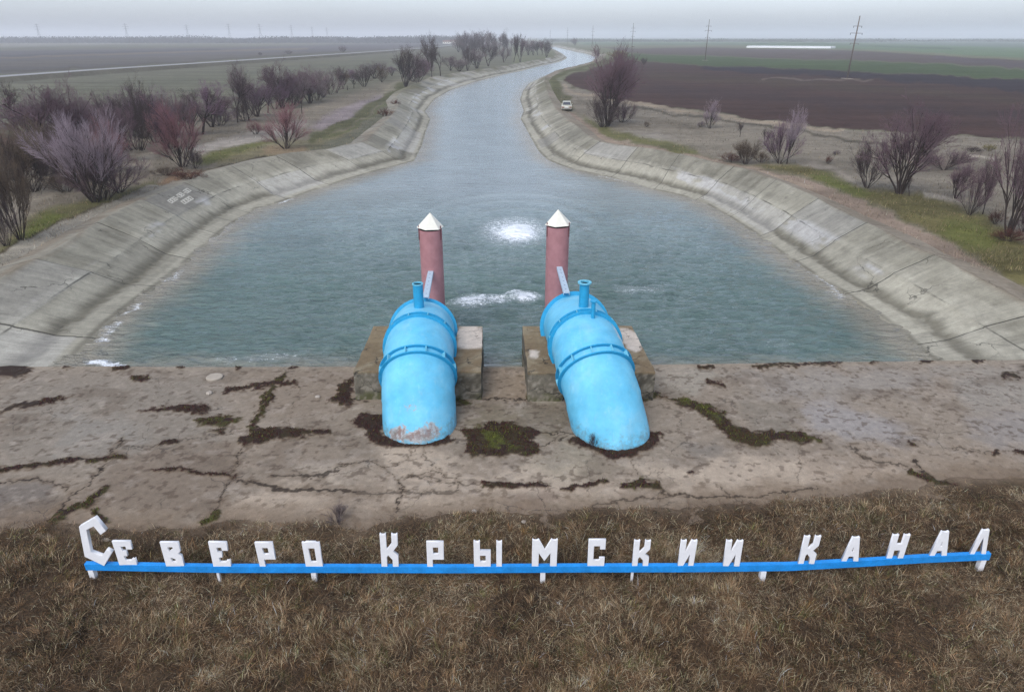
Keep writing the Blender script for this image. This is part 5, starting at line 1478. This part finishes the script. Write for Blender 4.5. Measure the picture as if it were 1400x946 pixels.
plant('vase', 880, 89, 80, 9, 'dark', 'small dark bush at the far edge of the ploughed field', 'bare_bush', 'bush', RB)
plant('multi', 786, 63, 53, 10, 'grey', 'hazy tree on the far right bank of the canal', 'bare_tree', 'tree', RB)
plant('poplar', 816, 84, 67, 8, 'grey', 'thin pale sapling at the outer bend of the canal', 'bare_tree', 'tree', RB)
plant('vase', 845, 84, 70, 22, 'olive', 'olive bush at the field corner behind the largest right bank tree', 'bare_bush', 'bush', RB)
# dry plants on the slab side
plant('vase', 462, 716, 696, 34, 'grey', 'grey twiggy weed at the slab edge above the sign', 'dry_weed', 'weed', None, zb=0.0)
plant('vase', 811, 612, 594, 16, 'dark', 'dry dark weed against the foot of the right pipe', 'dry_weed', 'weed', None, zb=0.0)
# stakes
def stake(px, py, h, label):
    p = P(px, py, ZG); b = MB(); b.tube((0, 0, -.2), (.03, .02, h), .09, .075, 8)
    o = link('stake', b.mesh('stake'), BARK); o.location = p; tag(o, label, 'stake')
stake(475, 123.5, .95, 'short dark stump left of two by the purple row')
stake(484, 121.3, .75, 'short dark stump right of two by the purple row')

# tree lines at the horizon
def treeline(name, y0, y1, x0, x1, n, hgt, col, seed, label):
    rng = np.random.default_rng(seed)
    x = rng.uniform(x0, x1, n); y = rng.uniform(y0, y1, n)
    h = hgt * (.30 + 1.2 * fbm(x / 70, y / 300, seed, 4) * rng.uniform(.6, 1, n))
    keep = fbm(x / 260, y / 260, seed + 1, 3) > .30
    x, y, h = x[keep], y[keep], h[keep]; n = len(x)
    z = rng.uniform(0, 1, n) ** 1.2 * h
    r = rng.uniform(.8, 2.4, n) * (1.2 - z / (h + 1) * .6)
    V = np.zeros((n, 3, 3))
    for i in range(3):
        a = rng.uniform(0, 6.28, n)
        V[:, i] = np.stack([x + np.cos(a) * r, y + rng.uniform(-1, 1, n), ZG + np.maximum(0, z + np.sin(a) * r)], 1)
    k = plain(name + '_twigs', srgb(*col), .9, .1, .2, .02)
    me = np_mesh(name, V.reshape(-1, 3), None, np.arange(n * 3).reshape(-1, 3), smooth=False)
    tag(link(name, me, k), kind='stuff', label=label, cat='trees')
treeline('treeline', 1250, 1600, -1700, -100, 90000, 11, (84, 84, 90), 61, 'hazy blue line of woods along the left horizon')
treeline('treeline_far', 2100, 2500, 100, 2600, 16000, 12, (84, 84, 82), 67, 'very faint line of trees along the right horizon') if False else None
treeline('shelterbelt', 1500, 1900, 80, 1500, 40000, 5, (88, 92, 86), 69, 'faint strip of hedges along the right horizon')

# weeds and dead grass on the banks
def make_bank_grass():
    rng = np.random.default_rng(21)
    n0 = 260000
    px = rng.uniform(-40, 1440, n0); py = 52 + (430 - 52) * rng.uniform(0, 1, n0) ** .8
    py = np.where(py < 120, rng.uniform(120, 430, n0), py)
    w = PA(np.stack([px, py], 1), ZG); x, y = w[:, 0], w[:, 1]
    hole = np.concatenate([LC, RC[::-1]])
    d = seg_dist(x, y, hole); ins = inside(x, y, hole)
    C = ground_color(x[None], y[None], px[None], py[None])[0]
    FLD = pmask(px, py, FIELD, 2)
    lum = C.mean(1); sat = C[:, 1] / (C[:, 0] + 1e-6)
    prob = np.clip(1.15 - lum * 3.2, .05, 1) * np.clip(.2 + fbm(x * .35, y * .35, 195, 4) * 1.3 - .25, 0, 1)
    ok = (~ins) & (d > 1.3) & (y > 33) & (FLD < .3) & (rng.uniform(0, 1, n0) < prob)
    x, y, C, sat = x[ok], y[ok], C[ok], sat[ok]; n = len(x)
    z = ZG + (fbm(x * .5, y * .5, 90, 4) - .5) * .22 * (1 - sstep(90, 200, y)) - .03
    col = C * rng.lognormal(.0, .42, n)[:, None] * np.where(rng.uniform(0, 1, n) < .2, .5, 1.1)[:, None]
    straw = rng.uniform(0, 1, n) < .18; col[straw] = srgb(150, 132, 106) * rng.lognormal(0, .2, straw.sum())[:, None]
    g = (.3 + fbm(x * .6, y * .6, 197, 3)); ln = rng.uniform(.10, .42, n) * g
    V, q, t, Cc = blades(np.stack([x, y, z], 1), rng.uniform(0, 6.28, n), ln, rng.uniform(.1, 1.0, n), rng.uniform(0, 1, n), rng.uniform(.02, .05, n) * np.clip(y / 70, .5, 2), col, rng)
    me = np_mesh('bank_grass', V, q, t, cols=np.clip(Cc, .008, .5), smooth=False)
    tag(link('bank_grass', me, M_grass), kind='stuff', label='low weeds and dead grass on the flat ground above the banks', cat='grass')
    print('bank blades', n)
make_bank_grass()
# ------------------------------------------------------------------ road on its embankment
M_road = plain('pale_road', srgb(150, 150, 154), .8, .2, .06, .2)
M_embank = plain('embankment_soil', srgb(98, 95, 84), .95, .1, .3, .12)
def make_road():
    c = [(-700,168),(-300,127),(0,104.6),(127,95.6),(254,87.6),(350,81.4),(477,73.2),(578,66.2),(614,62.6),(640,59.6)]
    zt = ZG + 1.2
    W = np.array([tuple(P(x, y, zt))[:2] for x, y in c])
    n = dens_normals(W, 1)
    V = []; prof = ((-6.2, -1.6), (-3.9, -.05), (-2.9, 0), (2.9, 0), (3.2, -.05), (6.5, -1.6))
    for p, m in zip(W, n):
        for o, dz in prof: V.append((p[0] + m[0] * o, p[1] + m[1] * o, zt + dz))
    me = np_mesh('road', np.array(V), grid_quads(len(W), len(prof)), smooth=False)
    me.materials.append(M_road); me.materials.append(M_embank)
    mi = np.tile([1, 1, 0, 1, 1], len(W) - 1).astype(np.int32); me.polygons.foreach_set('material_index', mi)
    bm = bmesh.new(); bm.from_mesh(me); bmesh.ops.recalc_face_normals(bm, faces=bm.faces)
    if sum(f.normal.z for f in bm.faces) < 0: bmesh.ops.reverse_faces(bm, faces=bm.faces)
    bm.to_mesh(me); bm.free()
    tag(link('road', me), kind='structure', label='pale road on a low bank across the left plain', cat='road')
make_road()

# ------------------------------------------------------------------ power poles and pylons
M_pole = plain('weathered_pole', srgb(112, 104, 100), .9, .2, .2, 2)
M_steel = plain('grey_steel', srgb(120, 122, 126), .6, .4, .1, 2)
def power_pole(px, py, top, label, lean=0.0):
    p = P(px, py, ZG); H = PY_(px, top, p.y).z - ZG
    root = empty('power_pole', p); root.rotation_euler.y = lean
    tag(root, label, 'power pole', 'power poles across the right fields')
    b = MB(); b.tube((0, 0, -.4), (0, 0, H), .22, .13, 10); b.build('pole', M_pole, root, smooth=True)
    for z, L in ((H * .84, 2.4), (H * .73, 3.4), (H * .57, 2.4)):
        b = MB(); b.box((0, 0, z), (L, .10, .10)); a = b.build('crossarm', M_pole, root)
        for s in (-1, 1):
            b = MB(); b.lathe([(.001, z - .45), (.07, z - .45), (.09, z - .25), (.07, z - .08), (.001, z - .08)], 8)
            b.v = [(v[0] + s * (L / 2 - .1), v[1], v[2]) for v in b.v]
            b.build('insulator', M_steel, a)
    b = MB(); b.box((0, 0, -.05), (2.6, 2.2, .3)); b.build('base', M_bankp, root, bevel=.05)
M_bankp = plain('pole_footing', srgb(140, 132, 122), .9, .2, .15, 2)
PLS = [(1158,108,22,'nearest leaning power pole at the edge of the ploughed field',.02),(964,83,27,'second power pole from the ploughed field, taller than those behind',0),(863.5,74,32,'third power pole, standing between two fields',0),
       (809.5,66.5,35,'fourth power pole, near the outer canal bend',0),(775.5,62.5,38,'fifth small power pole behind the far bank',0),(752,59.5,41,'faintest small power pole left of the far bend',0)]
for a in PLS: power_pole(*a)
def pylon(px, top, d, label, group):
    q = P(px, 55, ZG); sc = d / q.y
    x = q.x * sc; H = PY_(px, top, d).z - ZG
    root = empty('pylon', (x, d, ZG)); tag(root, label, 'pylon', group)
    w0, w1 = H * .10, H * .02
    b = MB()
    lv = [0, .2, .38, .54, .68, .8, .9, 1.0]
    wd = lambda t: w0 + (w1 - w0) * min(1, t / .68)
    r = .14
    for sx in (-1, 1):
        for sy in (-1, 1):
            for a, c in zip(lv, lv[1:]):
                b.tube((sx * wd(a), sy * wd(a), a * H - (.3 if a == 0 else 0)), (sx * wd(c), sy * wd(c), c * H), r, None, 5)
    for a, c in zip(lv, lv[1:]):
        for s in (-1, 1):
            b.tube((-wd(a), s * wd(a), a * H), (wd(c), s * wd(c), c * H), r * .6, None, 4)
            b.tube((wd(a), s * wd(a), a * H), (-wd(c), s * wd(c), c * H), r * .6, None, 4)
    b.build('tower', M_steel, root)
    for t, L in ((.70, .17), (.82, .21), (.93, .15)):
        b = MB()
        for s in (-1, 1):
            b.tube((-L * H, 0, t * H), (0, s * w1, t * H + H * .035), r * .8, None, 4); b.tube((L * H, 0, t * H), (0, s * w1, t * H + H * .035), r * .8, None, 4)
        b.tube((-L * H, 0, t * H), (L * H, 0, t * H), r, None, 4)
        b.build('crossarm', M_steel, root)
for px, top, d in ((55,33,1480),(175,32.5,1560),(258,34,1760),(315,33,1680),(357,33,1720),(400,34.5,1900),(428,37,2100),(448,38,2200)):
    pylon(px, top, d, 'hazy steel lattice pylon on the left horizon', 'steel pylons on the left horizon')
pylon(693, 38, 2000, 'hazy pylon above the far tree belt', 'steel pylons on the left horizon')

# ------------------------------------------------------------------ greenhouse, house
M_film = plain('white_film', srgb(214, 218, 222), .5, .4, .05, .3)
def greenhouse():
    a, b_ = P(1025, 65.6, ZG), P(1139, 66.6, ZG)
    L = (b_ - a).length; root = empty('greenhouse', (a + b_) / 2, math.atan2(b_.y - a.y, b_.x - a.x))
    tag(root, 'long low white greenhouse on the far green field', 'greenhouse')
    nb = 3
    for k in range(nb):
        m = MB(); n = 14; vs = []
        y0 = (k - 1) * 7.4
        for x in (-L / 2, L / 2):
            for i in range(n + 1):
                t = math.pi * i / n
                vs.append((x, y0 - 3.6 * math.cos(t), 1.9 * math.sin(t) ** .8 if 0 < i < n else 0))
        fs = [(i, i + 1, n + 2 + i, n + 1 + i) for i in range(n)] + [tuple(range(n + 1)), tuple(range(2 * n + 1, n, -1))]
        m.add(vs, fs); m.build('tunnel', M_film, root)
greenhouse()
M_wall = plain('white_wall', srgb(226, 224, 220), .8, .2, .06, 1); M_roof = plain('brown_roof', srgb(112, 84, 78), .8, .2, .15, 1); M_win = plain('window_glass', srgb(50, 56, 62), .2, .5, .1, 1)
def house(px, py, w, d, h, rz, label):
    p = P(px, py, ZG); root = empty('house', p, rz); tag(root, label, 'house', 'houses by the left road')
    b = MB(); b.box((0, 0, h / 2 - .1), (w, d, h + .2)); b.build('wall', M_wall, root)
    b = MB(); o = .4; r = h + d * .32
    b.add([(-w/2-o,-d/2-o,h),(w/2+o,-d/2-o,h),(w/2+o,d/2+o,h),(-w/2-o,d/2+o,h),(-w/2-o,0,r),(w/2+o,0,r)], [(0,1,5,4),(2,3,4,5),(0,4,3),(1,2,5),(3,2,1,0)])
    b.build('roof', M_roof, root)
    for x in (-.28, .05, .3):
        b = MB(); b.box((x * w, -d / 2 - .01, h * .55), (1.1, .06, 1.2)); b.build('window', M_win, root)
house(620, 59.6, 9, 7, 3.4, .2, 'small white walled house at the end of the left road')
house(611, 60.2, 12, 8, 2.6, -.1, 'lower brown roofed house left of the white walled one')

# ------------------------------------------------------------------ parked car
M_body = plain('pale_beige_car_paint', srgb(184, 184, 172), .35, .5, .05, 2)
M_glass = plain('car_glass', srgb(70, 74, 84), .12, .6, .1, 2)
M_black = plain('black_rubber', srgb(24, 24, 24), .8, .3, .1, 5)
M_red = plain('red_lamp', srgb(120, 40, 36), .3, .5, .05, 5)
M_chrome = plain('dull_chrome', srgb(150, 152, 150), .35, .6, .05, 5)
def car():
    p = P(774.5, 151.2, ZG); root = empty('parked_car', p, R(-4))
    tag(root, 'pale beige sedan parked on the right bank, seen from behind', 'car')
    # body: cross sections along the length (y forward), lower shell
    prof = [(-2.05,.42,.72,.72),(-2.0,.30,.86,.78),(-1.6,.24,.92,.80),(-.9,.22,.93,.81),(.6,.22,.92,.81),(1.3,.24,.88,.80),(1.9,.28,.80,.76),(2.02,.38,.70,.70)]
    b = MB(); n = len(prof); vs = []
    for y, zb, zt, w in prof:
        vs += [(-w + .06, y, zb), (w - .06, y, zb), (w, y, zb + .16), (w, y, zt - .10), (w - .09, y, zt), (-w + .09, y, zt), (-w, y, zt - .10), (-w, y, zb + .16)]
    fs = [(i * 8 + j, i * 8 + (j + 1) % 8, (i + 1) * 8 + (j + 1) % 8, (i + 1) * 8 + j) for i in range(n - 1) for j in range(8)]
    fs += [tuple(range(7, -1, -1)), tuple(range((n - 1) * 8, n * 8))]
    b.add(vs, fs); b.build('body', M_body, root, smooth=True, bevel=.02)
    b = MB(); cs = [(-1.55,.88,.74),(-1.0,1.38,.60),(-.85,1.42,.58),(.15,1.42,.58),(.30,1.38,.60),(.95,.88,.74)]
    vs = []
    for y, z, w in cs: vs += [(-w, y, z), (w, y, z)]
    low = [(-.74,-1.55,.86),(.74,-1.55,.86),(.74,.95,.86),(-.74,.95,.86)]
    k = len(cs)
    fs = [(i * 2, i * 2 + 1, i * 2 + 3, i * 2 + 2) for i in range(k - 1)]
    fs += [tuple(i * 2 for i in range(k)), tuple(i * 2 + 1 for i in range(k - 1, -1, -1)), (0, 1, 2 * k - 1, 2 * k - 2)]
    b.add(vs, fs); b.build('cabin', M_body, root, bevel=.03)
    def pane(name, q, off):
        q = [Vector(v) + Vector(off) for v in q]; nrm = (q[1] - q[0]).cross(q[2] - q[0]).normalized() * .01
        m = MB(); m.add([v + nrm for v in q] + [v - nrm for v in q], [(0,1,2,3),(7,6,5,4),(0,4,5,1),(1,5,6,2),(2,6,7,3),(3,7,4,0)]); m.build(name, M_glass, root)
    pane('rear_window', [(-.62,-1.47,.95),(.62,-1.47,.95),(.53,-1.07,1.33),(-.53,-1.07,1.33)], (0,-.012,.008))
    pane('windscreen', [(.62,.87,.95),(-.62,.87,.95),(-.53,.36,1.33),(.53,.36,1.33)], (0,.012,.008))
    for s in (-1, 1):
        pane('side_window', [(s*.715,-1.25,.95),(s*.715,-.25,.95),(s*.60,-.25,1.34),(s*.615,-.92,1.34)], (s*.014,0,0))
        pane('side_window', [(s*.715,-.18,.95),(s*.715,.72,.95),(s*.615,.26,1.34),(s*.60,-.18,1.34)], (s*.014,0,0))
        m = MB(); m.box((s*.58,-2.06,.66),(.34,.05,.14)); m.build('tail_light', M_red, root)
        m = MB(); m.box((s*.86,.55,.98),(.16,.08,.11)); m.build('wing_mirror', M_body, root, bevel=.02)
        for y in (-1.25, 1.25):
            Mx = Matrix.Translation((s*.70, y, .29)) @ Matrix.Rotation(math.pi/2, 4, 'Y')
            m = MB(); m.lathe([(.17,-.08),(.29,-.08),(.29,.08),(.17,.08)], 20, Mx); t = m.build('wheel', M_black, root)
            m = MB(); m.lathe([(.001,-.07),(.169,-.07),(.169,.07),(.001,.07)], 20, Mx); m.build('rim', M_chrome, t)
    m = MB(); m.box((0,-2.10,.48),(1.56,.10,.13)); m.build('bumper', M_chrome, root, bevel=.03)
    m = MB(); m.box((0,2.07,.46),(1.52,.10,.13)); m.build('bumper', M_chrome, root, bevel=.03)
    m = MB(); m.box((0,-2.068,.66),(.48,.02,.11)); m.build('number_plate', M_white, root)
car()

# ------------------------------------------------------------------ small things on the slab
def slab_disc():
    p = P(293.5, 516.5, 0); b = MB(); b.lathe([(.001, -.04), (.30, -.04), (.31, .05), (.27, .075), (.001, .08)], 26)
    o = link('round_cover', b.mesh('round_cover'), plain('pale_cover', srgb(168, 160, 150), .9, .2, .12, 5)); o.location = p
    tag(o, 'pale round concrete cover lying on the slab at upper left', 'cover')
slab_disc()
M_stone = plain('pale_stone', srgb(172, 164, 156), .9, .2, .15, 8)
def stone(px, py, s, label):
    p = P(px, py, 0); bm = bmesh.new(); bmesh.ops.create_icosphere(bm, subdivisions=3, radius=1)
    rs = random.Random(int(px)); ph = rs.uniform(0, 50)
    for v in bm.verts:
        k = .7 + .6 * float(fbm(v.co.x * 1.5 + ph, v.co.y * 1.5 + v.co.z, 7, 3)); v.co = Vector((v.co.x * s * k, v.co.y * s * .8 * k, v.co.z * s * .5 * k))
    me = bpy.data.meshes.new('stone'); bm.to_mesh(me); bm.free()
    o = link('stone', me, M_stone); o.location = (p.x, p.y, s * .2); o.rotation_euler.z = rs.uniform(0, 6)
    tag(o, label, 'stone', 'loose pale stones')
stone(286, 538, .13, 'pale flat stone below the round cover')
stone(434, 543, .10, 'small pale stone left of the flaking pipe block')
stone(648, 699, .07, 'tiny white stone at the grass edge above the letter Ы')
stone(716, 714, .08, 'tiny white stone in the grass above the letter М')
stone(144, 741, .14, 'grey stone in the grass right of the big letter С')
stone(752, 538, .22, 'broken grey chunk between right pipe and tan block')
stone(330, 755, .08, 'pale stone in the grass right of the second letter Е')

# painted digits on the left slab: worn white strokes laid on the slope
M_mark = NT('worn_white_paint'); mg = M_mark.geo()
M_mark = M_mark.out(M_mark.mix(M_mark.remap(M_mark.noise(14, 5, .7, mg),   .40, .58, 0, .9), srgb(206, 204, 198), srgb(150, 148, 138)), .85, None, .2)
from mathutils.bvhtree import BVHTree
def paint_marks():
    me = bankL.data; co_ = np.zeros(len(me.vertices) * 3, np.float32); me.vertices.foreach_get('co', co_); co_ = co_.reshape(-1, 3)
    px, py = proj(co_[:, 0], co_[:, 1], co_[:, 2])
    sel = set(np.nonzero((px > 180) & (px < 340) & (py > 220) & (py < 330))[0].tolist())
    polys = [tuple(p.vertices) for p in me.polygons if all(v in sel for v in p.vertices)]
    used = sorted({v for p in polys for v in p}); mp = {v: i for i, v in enumerate(used)}
    tree = BVHTree.FromPolygons([Vector(co_[v]) for v in used], [[mp[v] for v in p] for p in polys])
    eye = Vector((0, 0, HCAM))
    def hit(x, y):
        d = (P(x, y, 0) - eye).normalized(); r = tree.ray_cast(eye, d); return (r[0] + r[1] * .006) if r[0] else None
    SEG = {'0': [((0,0),(1,0)),((1,0),(1,1)),((1,1),(0,1)),((0,1),(0,0))], '7': [((0,1),(1,1)),((1,1),(.5,0))], '1': [((.5,0),(.5,1)),((.5,1),(.2,.75))],
           '5': [((1,1),(0,1)),((0,1),(0,.55)),((0,.55),(1,.55)),((1,.55),(1,0)),((1,0),(0,0))], '8': [((0,0),(1,0)),((1,0),(1,1)),((1,1),(0,1)),((0,1),(0,0)),((0,.5),(1,.5))], '-': [((.2,.4),(.8,.4))]}
    # rows run up the slope: origin, step along the row, glyph height vector (all in the slab)
    root = None; mb = MB()
    def stroke(a, b_, w):
        A, B = hit(*a), hit(*b_)
        if A is None or B is None or (A - B).length > 3: return
        d = (B - A); L = d.length
        if L < 1e-4: return
        nrm = Vector((.35, -.1, .93)).normalized(); s = d.cross(nrm).normalized() * w
        e = d.normalized() * w
        mb.add([A - e - s, A - e + s, B + e + s, B + e - s], [(0, 1, 2, 3)])
    rows = (((229.5, 277.0), (2.65, -1.62), 'B:085-080-8870', (1.55, 2.2)),)
    def row(o, adv, txt, up, k=.72):
        for i, ch in enumerate(txt):
            if ch not in SEG: continue
            bx, by = o[0] + adv[0] * i, o[1] + adv[1] * i
            for (x0, y0), (x1, y1) in SEG[ch]:
                f = lambda x, y: (bx + adv[0] * k * x - up[0] * y, by + adv[1] * k * x - up[1] * y)
                stroke(f(x0, y0), f(x1, y1), .055)
    row((234.5, 278.0), (3.05, -1.95), '008-08-80', (5.2, 3.2))
    row((252.5, 279.0), (3.15, -1.9), '0080', (5.0, 3.4))
    o = mb.build('painted_digits', M_mark)
    o.parent = bankL
paint_marks()
